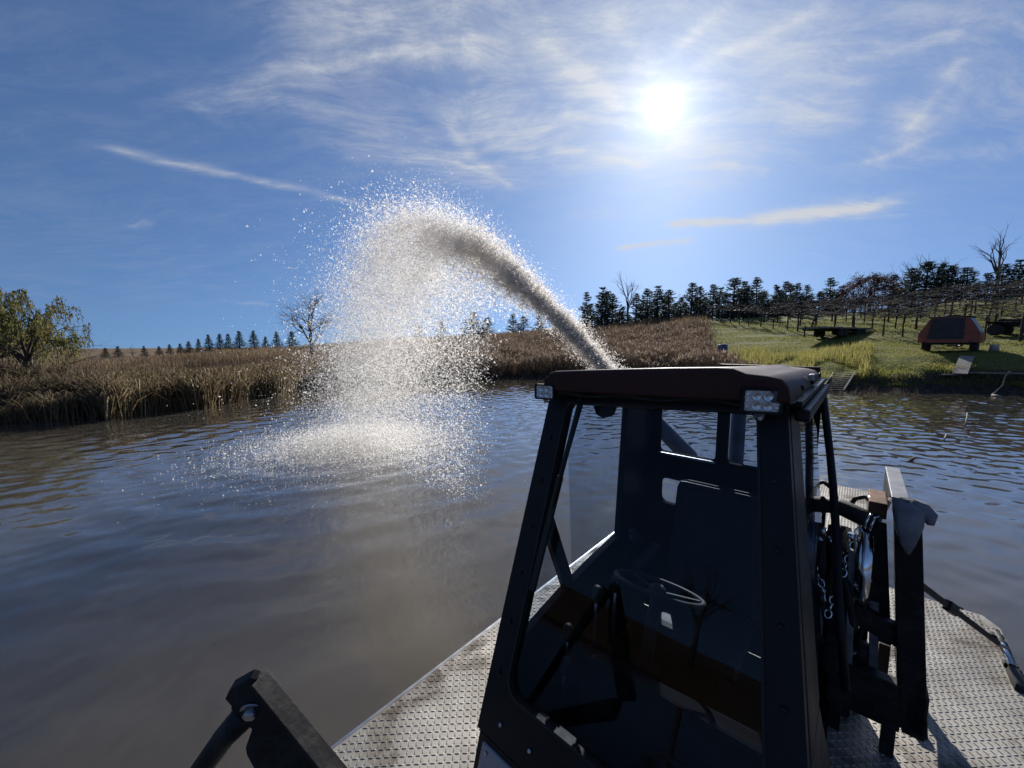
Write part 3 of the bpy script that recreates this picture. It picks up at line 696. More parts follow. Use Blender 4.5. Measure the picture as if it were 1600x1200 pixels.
# willow
def willow(pos, h, label, seed, nlimb, nleaf, lean):
    rnd = random.Random(seed); r_ = np.random.default_rng(seed)
    e = empty('willow_tree', tuple(map(float, pos))); tag(e, label, 'tree', 'willows on the left bank')
    tb = MB(); tips = []
    tb.tube([(0, 0, -.3), (.1*lean, 0, h*.15), (.25*lean, .1, h*.34)], [h*.036, h*.03, h*.024], 8); tb.build('trunk', 'bark', e)
    lb = MB()
    for i in range(nlimb):
        a = rnd.uniform(0, 6.28); sp = rnd.uniform(.25, 1.0)
        branching(lb, (.2*lean, .05, h*rnd.uniform(.16, .34)), V((cos(a)*sp+.2*lean, sin(a)*sp, 1)), h*.30, h*.013, 2, rnd, .02, .6, tips, kids=(2, 4))
    lb.build('limb', 'bark', e)
    sb = MB(); cs, ax = [], []
    for ps, d in tips:
        for q in range(5):
            p0 = ps[rnd.choice([1, 2, 3, 4])]; L = rnd.uniform(.12, .34)*h*.62; o_ = V((rnd.gauss(0, .12), rnd.gauss(0, .12), 0))*h*.25
            pp = [p0, p0+o_*.5+V((0, 0, L*.05)), p0+o_*.85-V((0, 0, L*.35)), p0+o_-V((0, 0, L))]
            sb.tube(pp, .006, 3, False)
            for k in range(max(3, nleaf//(len(tips)*5))):
                t_ = rnd.uniform(.15, 1)*3; i0 = min(2, int(t_)); c = pp[i0].lerp(pp[i0+1], t_-i0)
                cs.append((c.x+rnd.gauss(0, .04), c.y+rnd.gauss(0, .04), c.z+rnd.gauss(0, .04)))
    sb.build('twig', 'bare_wood', e)
    cs = np.array(cs); n = len(cs)
    v, t_, tn = leafs(cs, r_.uniform(.035, .075, n), np.clip(r_.normal(.5, .25, n), 0, 1), axis=np.tile(np.array([[0, 0, -1.]]), (n, 1)))
    tri_mesh('crown', v, t_, tn, 'willow_leaf', e)
    return e
p = at_pix(44, 612); willow(p, top_height(70, 456, p)*1.06, 'olive-leaved willow leaning over the left bank', 3, 12, 9500, .4)
p = at_pix(-14, 608); willow(p, top_height(-10, 432, p)*1.14, 'taller willow cut off by the left edge of the photo', 8, 11, 9000, .2)
p = at_pix(80, 592); bare_tree('fallen_branch', p, 3.6, 'leafless purple-brown limbs spreading right from the willow', 81, 5, .9, r=.05, lean=(1.1, 0), trunkfrac=.20, droop=.03, mat='bare_wood', cat='branch')
for i, (px, py) in enumerate([(38, 628), (110, 632), (20, 640)]):
    p = at_pix(px, py); bare_tree('dead_shrub', p, 1.1+.2*i, '%s dry twiggy shrub at the water edge under the willow' % ORD[i], 90+i, 3, .9, r=.02, trunkfrac=.1, group='dry shrubs under the willow', cat='shrub')

# ------------------------------------------------------------------ vineyard rows
for ri in range(9):
    x0 = 28.2+3.0*ri; ys = [y_ for y_ in np.arange(24.0 if ri else 26.0, 57, 1.9)]
    e = empty('vine_row', (x0, ys[0], float(ground_z(x0, ys[0])))); base = V(e.location)
    tag(e, '%s row of bare trellised vines counting up from the flat wagon' % ORD[ri], 'vine row', 'rows of bare vines on the slope')
    rnd = random.Random(200+ri); cane = MB(); prev = None; pth = []
    for i, y_ in enumerate(ys):
        x = x0-.05*(y_-30)+rnd.uniform(-.12, .12); yy = y_+rnd.uniform(-.3, .3); z = float(ground_z(x, yy)); hh = rnd.uniform(1.55, 1.75)
        pb = MB(); rp = .08 if i % 3 == 0 else .055
        pb.tube([(x, yy, z-.2), (x+rnd.uniform(-.06, .06), yy, z+hh*.5), (x+rnd.uniform(-.05, .05), yy, z+hh+(.12 if i % 3 == 0 else 0))], [rp, rp*.9, rp*.85], 6)
        pb.build('post' if i % 3 == 0 else 'vine_trunk', 'vine_wood', e, base); pth.append(V((x, yy, z+hh)))
        for k in range(3): cane.tube([(x, yy, z+hh*.75), (x+rnd.uniform(-.5, .5), yy+rnd.uniform(-.6, .6), z+hh+rnd.uniform(-.2, .15))], [.016, .008], 3, False)
    if True:
        for a_, b_ in zip(pth, pth[1:]):
            for k in range(32):
                s_ = a_.lerp(b_, rnd.random())+V((rnd.gauss(0, .32), 0, rnd.gauss(0, .10)))
                e_ = s_+V((rnd.gauss(0, .45), rnd.gauss(0, .9), rnd.gauss(.02, .16)))
                cane.tube([s_, s_.lerp(e_, .5)+V((0, 0, rnd.gauss(.04, .05))), e_], [.024, .018, .008], 3, False)
    cane.build('cane_canopy', 'vine_wood', e, base)
    wb = MB(); wb.tube([q-V((0, 0, .05)) for q in pth], .008, 3, False); wb.build('trellis_wire', 'steel', e, base)
# ------------------------------------------------------------------ the boat frame: X along the cab front, Y towards its back, Z above the deck
YAW = R(-42); BO = V((.21, 1.92, .25))
def bworld(p): return BO+Matrix.Rotation(YAW, 3, 'Z') @ V(p)
def bthing(name, label, cat, base=(0, 0, 0), group=None):
    e = empty(name, tuple(bworld(base)), YAW); e['_b'] = base; tag(e, label, cat, group); return e
def part(mb, name, mat, th, parent=None):
    b = th['_b']; o = mb.build(name, mat, parent or th, tuple(b)); return o
def yf(z): return -.49*(1.75-z)/1.35                 # windscreen plane: Y at height z
def xr(z): return .962+.150*(1.78-z)                 # outer right side of the cab
# deck
dk = bthing('work_barge', 'floating work barge with bare aluminium tread plate deck', 'barge', (0, 0, -.25))
DY0 = -2.45
outl = [(-.68, DY0), (2.0, DY0), (2.0, 2.2), (2.004, 2.62), (1.94, 2.745), (1.44, 2.745), (1.44, 5.48), (.80, 5.48), (.80, 2.745), (-.68, 2.745)]
part(MB().prism([(x, y, -.006) for x, y in outl], (0, 0, .006)), 'deck_plate', 'aluminium', dk)
hl = [(x*.985+.008, y-.02 if y > 0 else y+.02) for x, y in outl]
part(MB().prism([(x, y, -.55) for x, y in hl], (0, 0, .54)), 'hull', 'grey_plate', dk)
eb = MB(); eb.box((-.70, DY0, -.06), (-.681, 2.745, .001), .004); part(eb, 'edge_rail', 'steel', dk)
# tread lugs: raised bars in a herringbone
lug = MB(); Lh, Wh, Hh = .0145, .0037, .0026
top = [(-Lh*.55, -Wh*.35, Hh), (Lh*.55, -Wh*.35, Hh), (Lh*.55, Wh*.35, Hh), (-Lh*.55, Wh*.35, Hh)]
lug.add([(-Lh, 0, 0), (-Lh*.5, -Wh, 0), (Lh*.5, -Wh, 0), (Lh, 0, 0), (Lh*.5, Wh, 0), (-Lh*.5, Wh, 0)]+top,
        [(0, 1, 6), (1, 2, 7, 6), (2, 3, 7), (3, 4, 8), (4, 5, 9, 8), (5, 0, 9), (0, 6, 9), (3, 8, 7), (6, 7, 8, 9)])
spots = []; pit = .0268
def on_deck(x, y):
    if not (-.672 < x < 1.99 and -1.45 < y < 5.47): return False
    if y > 2.735 and (x > 1.43 or x < .81): return False
    if x > 1.93 and y > 2.6: return False
    return True
def cab_hides(x, y): return (-.06 < x < 1.10 and -.36 < y < 1.25)
for i in range(0, 105):
    for j in range(0, 262):
        x = -.66+i*pit; y = -1.4+j*pit
        if not on_deck(x, y) or cab_hides(x, y): continue
        if y > 2.9 and not (.8 < x): continue
        spots.append((x, y, (45 if (i+j) % 2 else -45)))
def cam_d(s):
    w = bworld((s[0], s[1], 0)); q = camo.matrix_basis.inverted() @ w
    if q.z > -.1: return 99
    u, v_ = q.x/-q.z*FPX, q.y/-q.z*FPX
    return -q.z if abs(u) < 800 and abs(v_) < 600 else 50-q.z
spots.sort(key=cam_d)
l0 = lug.build('tread_lug', 'aluminium_lug', dk); l0.location = (spots[0][0], spots[0][1], .2502); l0.rotation_euler = (0, 0, R(spots[0][2]))
for s_ in spots[1:300]:
    o = bpy.data.objects.new('tread_lug', l0.data); COL.objects.link(o); o.parent = dk; o.location = (s_[0], s_[1], .2502); o.rotation_euler = (0, 0, R(s_[2]))
lv = np.array(lug.v); rest = np.array([(x, y, a) for x, y, a in spots[300:]])
cs_, sn_ = np.cos(np.radians(rest[:, 2])), np.sin(np.radians(rest[:, 2]))
VX = lv[None, :, 0]*cs_[:, None]-lv[None, :, 1]*sn_[:, None]+rest[:, 0:1]; VY = lv[None, :, 0]*sn_[:, None]+lv[None, :, 1]*cs_[:, None]+rest[:, 1:2]
VZ = np.repeat(lv[None, :, 2]+.2502, len(rest), 0); vv = np.stack([VX, VY, VZ], -1).reshape(-1, 3)
ff = [tuple(k+o_ for k in f) for o_ in range(0, len(vv), len(lv)) for f in lug.f]
me = bpy.data.meshes.new('tread_lugs'); me.from_pydata(vv.tolist(), [], ff); o = new_obj('tread_lugs', me, 'aluminium_lug', dk); o['kind'] = 'stuff'

# ------------------------------------------------------------------ operator cab
cab = bthing('operator_cab', 'black steel operator cab with dark red roof and sloping windscreen', 'cab')
def fp(x, z, d=0.0): return (x, yf(z)+d, z)            # point on the windscreen plane
FN = V((0, 1.35, -.49)).normalized()*.07               # into the cab
Zt, Zb = 1.80, .31
def qlerp(a, b, t): return a+(b-a)*t
outer, inner = [], []
zi1, zi0 = 1.722, .49
il = lambda z: .085; ir = lambda z: .872+.140*(1.78-z)
for (sx, sz, a0) in ((1, 1, 0), (-1, 1, 90), (-1, -1, 180), (1, -1, 270)):
    zc = zi1 if sz > 0 else zi0; ro = .03 if sz > 0 else .07
    for k in range(5):
        a = R(a0+90*k/4); zz_ = zc-sz*ro+ro*sin(a); xx = (ir(zz_)-ro if sx > 0 else il(zz_)+ro)+ro*cos(a)
        if sz > 0: zz_ += .055*max(0, xx)
        inner.append(fp(xx, zz_)); zo = Zt if sz > 0 else Zb
        outer.append(fp(xr(zo) if sx > 0 else -.02, zo) if k == 2 else (fp(xr(zz_) if sx > 0 else -.02, zz_) if (k < 2) == (sx*sz > 0) else fp(xx, zo)))
part(MB().ring(outer, inner, FN), 'windscreen_frame', 'black_paint', cab)
seal_o = inner; cen = V((.5, yf(1.1), 1.1)); seal_i = [tuple(V(p)+(cen-V(p)).normalized()*.014) for p in inner]
part(MB().ring([tuple(V(p)-FN*.06) for p in seal_o], [tuple(V(p)-FN*.06) for p in seal_i], FN*.5), 'window_seal', 'rubber', cab)
gp = [tuple(V(p)+FN*.3) for p in inner]; part(MB().prism(gp, FN*.06), 'windscreen', 'windshield_glass', cab)
# lower front: pale panels below the screen
zl = Zb
part(MB().hexa([fp(0, 0.02, .02), (xr(0), yf(.02)+.02, .02), (xr(0), yf(.02)+.07, .02), (0, yf(.02)+.07, .02)], [fp(0, zl-.004, .0), fp(xr(zl), zl-.004, 0), fp(xr(zl), zl-.004, .05), fp(0, zl-.004, .05)]), 'lower_front', 'black_paint', cab)
for x0, x1 in ((.03, .50), (.58, 1.18)):
    part(MB().hexa([fp(x0, .05, .004), fp(x1, .05, .004), fp(x1, .05, .03), fp(x0, .05, .03)], [fp(x0, .285, -.008), fp(x1, .285, -.008), fp(x1, .285, .02), fp(x0, .285, .02)], .004), 'front_panel', 'grey_panel', cab)
# pillar faces on the right side, flared outwards
def sp_(y, z, d=0): return (xr(z)+d, y, z)
def side_panel(y0a, y1a, z1, y0b, y1b, z0, th=.045):
    return MB().hexa([sp_(y0b, z0, -th), sp_(y0b, z0), sp_(y1b, z0), sp_(y1b, z0, -th)], [sp_(y0a, z1, -th), sp_(y0a, z1), sp_(y1a, z1), sp_(y1a, z1, -th)], .006)
part(side_panel(.072, .30, 1.765, yf(.8)+.078, .02, .80), 'pillar_cover', 'black_paint', cab)
part(side_panel(yf(.79)+.078, .0, .795, yf(.05)+.08, .30, .03), 'side_panel', 'black_paint', cab)
part(side_panel(.30, 1.24, 1.765, .29, 1.24, 1.70), 'side_header', 'black_paint', cab)
part(MB().tube([sp_(1.20, 1.77, .012), sp_(1.22, 1.70, .02), sp_(1.10, 1.40, .03), sp_(.99, 1.26, .035), sp_(.86, 1.06, .035), sp_(.66, .80, .03), sp_(.55, .5, .03)], .018, 8), 'door_rail', 'black_paint', cab)
part(MB().hexa([sp_(.03, .80, -.02), sp_(.03, .80, -.015), sp_(.66, .80, -.015), sp_(.66, .80, -.02)], [sp_(.29, 1.70, -.02), sp_(.29, 1.70, -.015), sp_(1.19, 1.70, -.015), sp_(1.19, 1.70, -.02)]), 'side_window', 'tinted_glass', cab)
# left side: header, sloping sill, brace, rear corner
def lp(y, z, d=0): return (.0+d, y, z)
def lpanel(poly, t=.04): return MB().prism([lp(y, z) for y, z in poly], (t, 0, 0))
part(lpanel([(.06, 1.715), (1.24, 1.69), (1.24, 1.765), (.02, 1.765)]), 'side_header', 'black_paint', cab)
part(lpanel([(.775, 1.688), (1.16, 1.684), (1.16, .03), (.70, .03), (.70, .752)]), 'rear_corner_panel', 'black_paint', cab)
part(lpanel([(-.42, .55), (-.36, .60), (.10, .69), (.40, .725), (.698, .75), (.698, .03), (-.55, .03), (-.50, .30)]), 'side_panel', 'black_paint', cab)
part(MB().beam((.022, -.12, 1.22), (.022, .13, .66), .075, .036, (1, 0, 0)), 'door_brace', 'black_paint', cab)
part(MB().beam((.022, .13, .66), (.022, .115, .60), .11, .038, (1, 0, 0)), 'brace_foot', 'black_paint', cab)
part(MB().prism([(.010, .10, 1.70), (.010, .77, 1.68), (.010, .77, .76), (.010, .4, .73), (.010, .18, .70)], (.005, 0, 0)), 'door_window', 'windshield_glass', cab)
part(MB().prism([(.010, -.13, 1.1), (.010, -.09, 1.1), (.010, .09, .70), (.010, -.35, .61)], (.005, 0, 0)), 'quarter_window', 'windshield_glass', cab)
# rear wall: tiles with rounded window holes
def rtile(x0, x1, z0, z1, hole=None, r=.03):
    mb = MB(); Y0 = 1.165
    if hole is None: mb.box((x0, Y0, z0), (x1, Y0+.04, z1)); return mb
    hx0, hx1, hz0, hz1 = hole; inn = rrect((hx0+hx1)/2, (hz0+hz1)/2, (hx1-hx0)/2, (hz1-hz0)/2, r)
    out = []
    for idx, (x, z) in enumerate(inn):
        q = idx//5; k = idx % 5; cx, cz = ((x1, z1), (x0, z1), (x0, z0), (x1, z0))[q]
        if k == 2: out.append((cx, cz))
        elif (k < 2) == (q in (0, 2)): out.append((cx, z))
        else: out.append((x, cz))
    return mb.ring([(x, Y0, z) for x, z in out], [(x, Y0, z) for x, z in inn], (0, .04, 0))
part(rtile(.0, .504, 1.13, 1.765, (.098, .470, 1.235, 1.612)), 'rear_wall', 'cab_liner', cab)
part(rtile(.504, .99, 1.13, 1.765, (.536, .735, 1.235, 1.625)), 'rear_wall', 'cab_liner', cab)
part(rtile(.0, 1.05, .72, 1.13, (.12, .66, .86, 1.045), .045), 'rear_wall', 'cab_liner', cab)
part(rtile(.0, 1.1, .02, .72), 'rear_wall', 'cab_liner', cab)
for x0, x1, z0, z1 in ((.09, .478, 1.228, 1.62), (.53, .742, 1.228, 1.632), (.112, .668, .852, 1.052)):
    part(MB().box((x0, 1.182, z0), (x1, 1.187, z1)), 'rear_window', 'windshield_glass', cab)
part(MB().box((.095, 1.150, 1.218), (.475, 1.163, 1.232)), 'window_ledge', 'steel', cab)
part(MB().box((.01, yf(.1)+.1, .0), (1.14, 1.16, .02)), 'floor', 'rubber', cab)
# roof: lofted shell, higher towards the right, with turned-down ends
def loft(secs):
    n = len(secs[0]); vs_ = [p for s_ in secs for p in s_]; m_ = len(secs)
    fs_ = [(i*n+k, i*n+(k+1) % n, (i+1)*n+(k+1) % n, (i+1)*n+k) for i in range(m_-1) for k in range(n)]
    fs_ += [tuple(range(n)), tuple((m_-1)*n+k for k in range(n))]
    mb = MB(); mb.add(vs_, fs_); return mb
def roof_sec(y, ins, zlo):
    tp = [(.0, 1.80), (.002, 1.835), (.010, 1.846), (.022, 1.850), (.035, 1.866), (.06, 1.874), (.30, 1.892), (.60, 1.912), (.76, 1.920), (.81, 1.918), (.85, 1.902), (.91, 1.898), (.95, 1.888), (.97, 1.865), (.978, 1.83), (.978, 1.815)]
    cz = 1.80
    return [(.49+(x-.49)*(1-ins*.04), y, max(zlo, cz+(z-cz)*(1-ins)-.055*max(0, y)*(1 if x < .8 else .45))) for x, z in tp]+[(.978-.02*ins, y, zlo+.035), (.0+.02*ins, y, zlo)]
secs = [roof_sec(-.085, .16, 1.785), roof_sec(-.08, .05, 1.777), roof_sec(-.065, 0, 1.775), roof_sec(.3, 0, 1.775), roof_sec(.9, .02, 1.775), roof_sec(1.22, .05, 1.775), roof_sec(1.27, .2, 1.78), roof_sec(1.285, .5, 1.80)]
ro = part(loft(secs), 'roof', 'roof_red', cab); ro.data.polygons.foreach_set('use_smooth', [len(f.vertices) == 4 for f in ro.data.polygons])
part(MB().box((.45, 1.235, 1.80), (.97, 1.262, 1.872), .006), 'roof_rear_lip', 'roof_red', cab)
part(MB().hexa([(-.005, -.045, 1.748), (xr(1.80), -.045, 1.795), (xr(1.80), .03, 1.795), (-.005, .03, 1.748)], [(-.005, -.06, 1.774), (.985, -.06, 1.812), (.985, .03, 1.812), (-.005, .03, 1.774)], .004), 'visor_strip', 'black_paint', cab)
g_ = MB(); g_.beam((.985, .02, 1.80), (.985, 1.22, 1.80), .03, .02, (0, 0, 1)); g_.beam((.998, .06, 1.757), (.998, 1.20, 1.757), .045, .045, (0, 0, 1), .01); part(g_, 'rain_gutter', 'black_paint', cab)
part(MB().box((.975, .50, 1.845), (.992, .56, 1.872), .003), 'roof_latch', 'steel', cab)
part(MB().box((.974, .62, 1.82), (.987, .70, 1.865), .003), 'roof_hinge', 'black_paint', cab)
for k in range(3): part(MB().lathe((.974, .25+.42*k, 1.835), (1, 0, 0), [(0, .012), (.006, .012), (.009, .007)], 12), 'roof_bolt', 'black_paint', cab)
wr_ = MB(); wr_.tube([(x, -.068-.004*(k % 2), 1.764+.008*sin(k*1.3)+.042*(x)) for k, x in enumerate(np.linspace(.02, .90, 15))], .005, 6); part(wr_, 'lamp_wire', 'rubber', cab)
for k in range(6):
    z_ = 1.55-.2*k; part(MB().lathe(fp(.035, z_, -.001), (0, -1.35, .49), [(0, .010), (.006, .009), (.009, .005)], 6), 'frame_bolt', 'worn_black', cab); part(MB().lathe(fp((ir(z_)+xr(z_))/2, z_, -.001), (0, -1.35, .49), [(0, .010), (.006, .009), (.009, .005)], 6), 'frame_bolt', 'worn_black', cab)
for k in range(7): part(MB().lathe(fp(.10+.16*k, .385, -.001), (0, -1.35, .49), [(0, .010), (.006, .009), (.009, .005)], 6), 'frame_bolt', 'steel', cab)
for x0 in (.06, .47): part(MB().lathe(fp(x0, .262, -.010), (0, -1.35, .49), [(0, .009), (.004, .008)], 10), 'rivet', 'steel', cab)
# lamps
def work_lamp(c, aim, sc, label):
    c = V(c); f = V(aim).normalized(); rt = f.cross(V((0, 0, 1))).normalized(); up = rt.cross(f)
    def q(x, y, z): return c+rt*x*sc-f*y*sc+up*z*sc            # x right, y back, z up
    body = MB(); o_ = [q(x, 0, z) for x, z in rrect(0, 0, .058, .042, .012)]; i_ = [q(x, 0, z) for x, z in rrect(0, 0, .050, .034, .008)]
    body.ring(o_, i_, -f*.010*sc); bo = [tuple(p-f*.0102*sc) for p in o_]; body.prism(bo, -f*.018*sc)
    for k in range(5): body.add([q(-.05, .028, -.03+.013*k), q(.05, .028, -.03+.013*k), q(.05, .045, -.03+.013*k), q(-.05, .045, -.03+.013*k), q(-.05, .028, -.026+.013*k), q(.05, .028, -.026+.013*k), q(.05, .045, -.026+.013*k), q(-.05, .045, -.026+.013*k)], [(3, 2, 1, 0), (4, 5, 6, 7), (0, 1, 5, 4), (1, 2, 6, 5), (2, 3, 7, 6), (3, 0, 4, 7)])
    lo = part(body, 'work_lamp', 'black_paint', cab); lo['label'] = label
    part(MB().prism([q(x, .0085, z) for x, z in rrect(0, 0, .0495, .0335, .008)], -f*.001*sc), 'lamp_backing', 'reflector', cab, lo)
    for ix in range(2):
        for iz in range(2):
            cc = q(-.016+.032*ix, 0, -.0155+.031*iz)
            part(MB().lathe(cc-f*.0075*sc, f, [(0, .006*sc), (.002*sc, .0105*sc), (.006*sc, .0142*sc), (.0061*sc, .0128*sc), (.003*sc, .0085*sc), (.002*sc, .004*sc)], 14), 'reflector_cup', 'chrome', cab, lo)
            part(MB().lathe(cc-f*.006*sc, f, [(0, .0042*sc), (.0035*sc, .0038*sc), (.005*sc, .002*sc)], 10), 'led_chip', 'led', cab, lo)
    for iz in range(3):
        for sx in (-1, 1):
            part(MB().lathe(q(sx*.042, .007, -.021+.021*iz), f, [(0, .0065*sc), (.003*sc, .0062*sc), (.0032*sc, .004*sc)], 10), 'side_led', 'chrome', cab, lo)
    part(MB().prism([q(x, .0008, z) for x, z in rrect(0, 0, .0497, .0337, .008)], f*.0008*sc), 'lamp_lens', 'lens_glass', cab, lo)
    part(MB().beam(q(0, .02, -.042), q(0, .03, -.062), .03*sc, .006*sc), 'lamp_bracket', 'steel', cab, lo)
    part(MB().lathe(q(0, .014, -.058), f, [(0, .007*sc), (.006*sc, .007*sc)], 6), 'bracket_bolt', 'steel', cab, lo)
work_lamp((.015, -.10, 1.772), (.22, -1, -.02), .88, 'work lamp at the far corner of the roof')
work_lamp((.905, -.10, 1.815), (.42, -1, -.05), 1.02, 'work lamp at the near corner of the roof')
# wiper, mirror bracket
wp = part(MB().tube([fp(.20, 1.76, -.06), fp(.175, 1.52, -.05), fp(.150, 1.27, -.03)], [.015, .012, .008], 6), 'wiper_arm', 'rubber', cab)
part(MB().beam(fp(.150, 1.40, -.022), fp(.128, .92, -.022), .030, .016), 'wiper_blade', 'rubber', cab, wp)
part(MB().lathe(fp(.235, 1.70, .10), (0, 1, 0), [(0, .055), (.03, .055)], 8), 'cab_fan', 'vinyl', cab)
# interior
st = MB(); st.hexa([(.30, .40, .36), (.80, .40, .36), (.80, .86, .34), (.30, .86, .34)], [(.31, .41, .50), (.79, .41, .50), (.79, .85, .46), (.31, .85, .46)], .04); se = part(st, 'seat', 'vinyl', cab)
part(MB().hexa([(.29, .80, .47), (.83, .80, .47), (.83, .93, .47), (.29, .93, .47)], [(.31, .93, 1.145), (.86, .93, 1.145), (.86, 1.02, 1.125), (.31, 1.02, 1.125)], .06), 'backrest', 'vinyl', cab, se)
part(MB().box((.42, .5, .02), (.7, .8, .36), .01), 'seat_base', 'black_paint', cab, se)
for x0 in (.225, .855): part(MB().beam((x0, .52, .66), (x0, .86, .68), .06, .05, (0, 0, 1), .015), 'armrest', 'vinyl', cab, se)
sw = MB(); cW = V((.50, .16, .86)); nrm = V((0, .42, 1)).normalized(); a_ = V((1, 0, 0)); b_ = nrm.cross(a_)
rim = [cW+(a_*cos(2*pi*k/28)+b_*sin(2*pi*k/28))*.195 for k in range(29)]
sw.tube(rim, .012, 8, False); so = part(sw, 'steering_wheel', 'rubber', cab)
for k in range(3):
    an = 2*pi*k/3+.5; part(MB().beam(cW-nrm*.015, cW+(a_*cos(an)+b_*sin(an))*.19, .022, .006, nrm), 'spoke', 'rubber', cab, so)
part(MB().lathe(cW-nrm*.03, nrm, [(0, .04), (.03, .038), (.045, .02)], 14), 'wheel_hub', 'rubber', cab, so)
part(MB().tube([cW-nrm*.02, cW-nrm*.45+V((0, .0, -.05))], .028, 8), 'steering_column', 'black_paint', cab)
part(MB().hexa([(.25, -.36, .10), (1.05, -.30, .10), (1.05, .02, .10), (.25, -.06, .10)], [(.33, -.17, .63), (1.04, -.14, .63), (1.04, -.02, .60), (.34, -.08, .60)], .02), 'dashboard', 'cab_liner', cab)
for x, y, z, h_ in ((.235, .03, .58, .22), (.17, -.12, .42, .24), (.21, -.20, .34, .22), (.30, .10, .60, .26)):
    lv_ = part(MB().tube([(x, y, z-.30), (x+.01, y, z+h_*.4), (x+.025, y-.02, z+h_*.8)], [.010, .008, .007], 6), 'control_lever', 'steel', cab)
    part(MB().lathe((x+.025, y-.02, z+h_*.78), (.1, -.05, 1), [(0, .012), (.02, .022), (.06, .024), (.085, .016), (.09, .006)], 12), 'knob', 'rubber', cab, lv_)
part(MB().box((.10, -.30, .05), (.29, .12, .34), .015), 'lever_console', 'cab_liner', cab)
j = MB(); j.tube([(.16, .62, .80), (.17, .60, .86), (.19, .56, .885), (.22, .55, .87), (.23, .58, .84)], .018, 7); j.lathe((.20, .60, .80), (0, -.3, 1), [(0, .03), (.03, .04), (.06, .025)], 10); part(j, 'joystick', 'rubber', cab)

# ------------------------------------------------------------------ discharge pipe behind the cab
def cw(px, py, y):                       # photo pixel at world depth y
    d = pixdir(px, py); t_ = y/d[1]; return V((d[0]*t_, y, CAMH+d[2]*t_))
NOZ = cw(978, 612, 3.62); PB = cw(1078, 715, 3.42)
dp = empty('discharge_pipe', (PB.x, PB.y, .25)); tag(dp, 'grey slanting discharge pipe behind the cab feeding the jet', 'pipe'); dpo = V(dp.location)
pm = MB(); low = V((PB.x+.12, PB.y-.02, .26)); pm.tube([low, low+V((0, 0, .9)), PB-V((-.06, 0, .12)), PB, NOZ], .075, 14); pm.build('pipe', 'grey_plate', dp, dpo)
nm_ = MB(); dr = (NOZ-PB).normalized(); nm_.lathe(NOZ-dr*.06, dr, [(0, .095), (.04, .095), (.04, .08), (.16, .062)], 16); nm_.build('nozzle', 'steel', dp, dpo)
fm = MB(); fm.lathe(low, (0, 0, 1), [(0, .14), (.02, .14), (.02, .1), (.05, .09)], 16); fm.build('flange', 'steel', dp, dpo)
for i, (x, y, w_) in enumerate(((.50, 1.62, .05), (.66, 1.75, .035))):
    e = bthing('exhaust_stack', ('thick' if i == 0 else 'thin')+' upright grey stack seen through the rear cab window', 'pipe', (x, y, 0))
    part(MB().tube([(x, y, 0), (x, y, 1.66)], w_, 12), 'pipe', 'grey_plate', e); part(MB().lathe((x, y, 0), (0, 0, 1), [(0, w_*2), (.015, w_*2)], 12), 'base_flange', 'steel', e)

# ------------------------------------------------------------------ winch frame beside the cab
wf = bthing('winch_gantry', 'black steel winch frame bolted up beside the cab', 'frame', (1.3, .95, 0))
def px_(z): return 1.345+.11*(1.23-z)
part(MB().hexa([(px_(.39)-.05, .90, .18), (px_(.39)+.05, .90, .18), (px_(.39)+.05, .99, .18), (px_(.39)-.05, .99, .18)], [(px_(1.26)-.045, .90, 1.26), (px_(1.26)+.045, .90, 1.26), (px_(1.26)+.045, .99, 1.26), (px_(1.26)-.045, .99, 1.26)], .006), 'front_post', 'worn_black', wf)
part(MB().box((1.285, .88, 1.288), (1.345, 1.48, 1.30), .003), 'top_plate', 'grey_plate', wf)
part(MB().hexa([(1.285, 1.36, 1.06), (1.30, 1.36, 1.06), (1.30, 1.48, 1.06), (1.285, 1.48, 1.06)], [(1.285, .95, 1.285), (1.30, .95, 1.285), (1.30, 1.48, 1.285), (1.285, 1.48, 1.285)]), 'gusset', 'worn_black', wf)
part(MB().box((1.215, 1.01, 1.14), (1.284, 1.24, 1.22), .006), 'valve_block', 'rust', wf)
part(MB().hexa([(1.265, .985, .52), (1.345, .985, .52), (1.345, 1.0, .52), (1.265, 1.0, .52)], [(1.205, .985, 1.13), (1.285, .985, 1.13), (1.285, 1.0, 1.13), (1.205, 1.0, 1.13)], .004), 'side_plate', 'worn_black', wf)
part(MB().box((1.12, .90, .15), (1.395, .965, .385), .008), 'front_beam', 'worn_black', wf)
part(MB().hexa([(1.40, .90, .16), (1.478, .90, .16), (1.478, 1.58, .22), (1.40, 1.58, .22)], [(1.40, .90, .385), (1.478, .90, .385), (1.478, 1.58, .395), (1.40, 1.58, .395)], .010), 'side_beam', 'worn_black', wf)
part(MB().beam((1.14, .96, .66), (1.375, .96, .60), .10, .05, (0, 1, 0)), 'cross_bar', 'worn_black', wf)
part(MB().beam((1.30, 1.0, .2), (1.27, 1.0, .72), .035, .035), 'inner_post', 'grey_plate', wf)
part(MB().beam((1.14, 1.05, .1), (1.10, 1.05, .95), .04, .04), 'rear_post', 'worn_black', wf)
part(MB().beam((1.20, .93, .30), (1.17, .93, .98), .028, .028), 'guide_rod', 'grey_plate', wf)
part(MB().box((1.10, .72, .42), (1.155, .92, .60), .012), 'step_bracket', 'worn_black', wf)
for x in (1.36, 1.46): part(MB().beam((x, 1.5, .0), (x, 1.5, .23), .05, .05), 'foot', 'worn_black', wf)
for x in (1.16, 1.36): part(MB().beam((x, .93, .0), (x, .93, .155), .05, .05), 'foot', 'worn_black', wf)
ht = bthing('hydraulic_tank', 'black hydraulic tank standing between the cab and the winch frame', 'tank', (1.14, 1.1, 0))
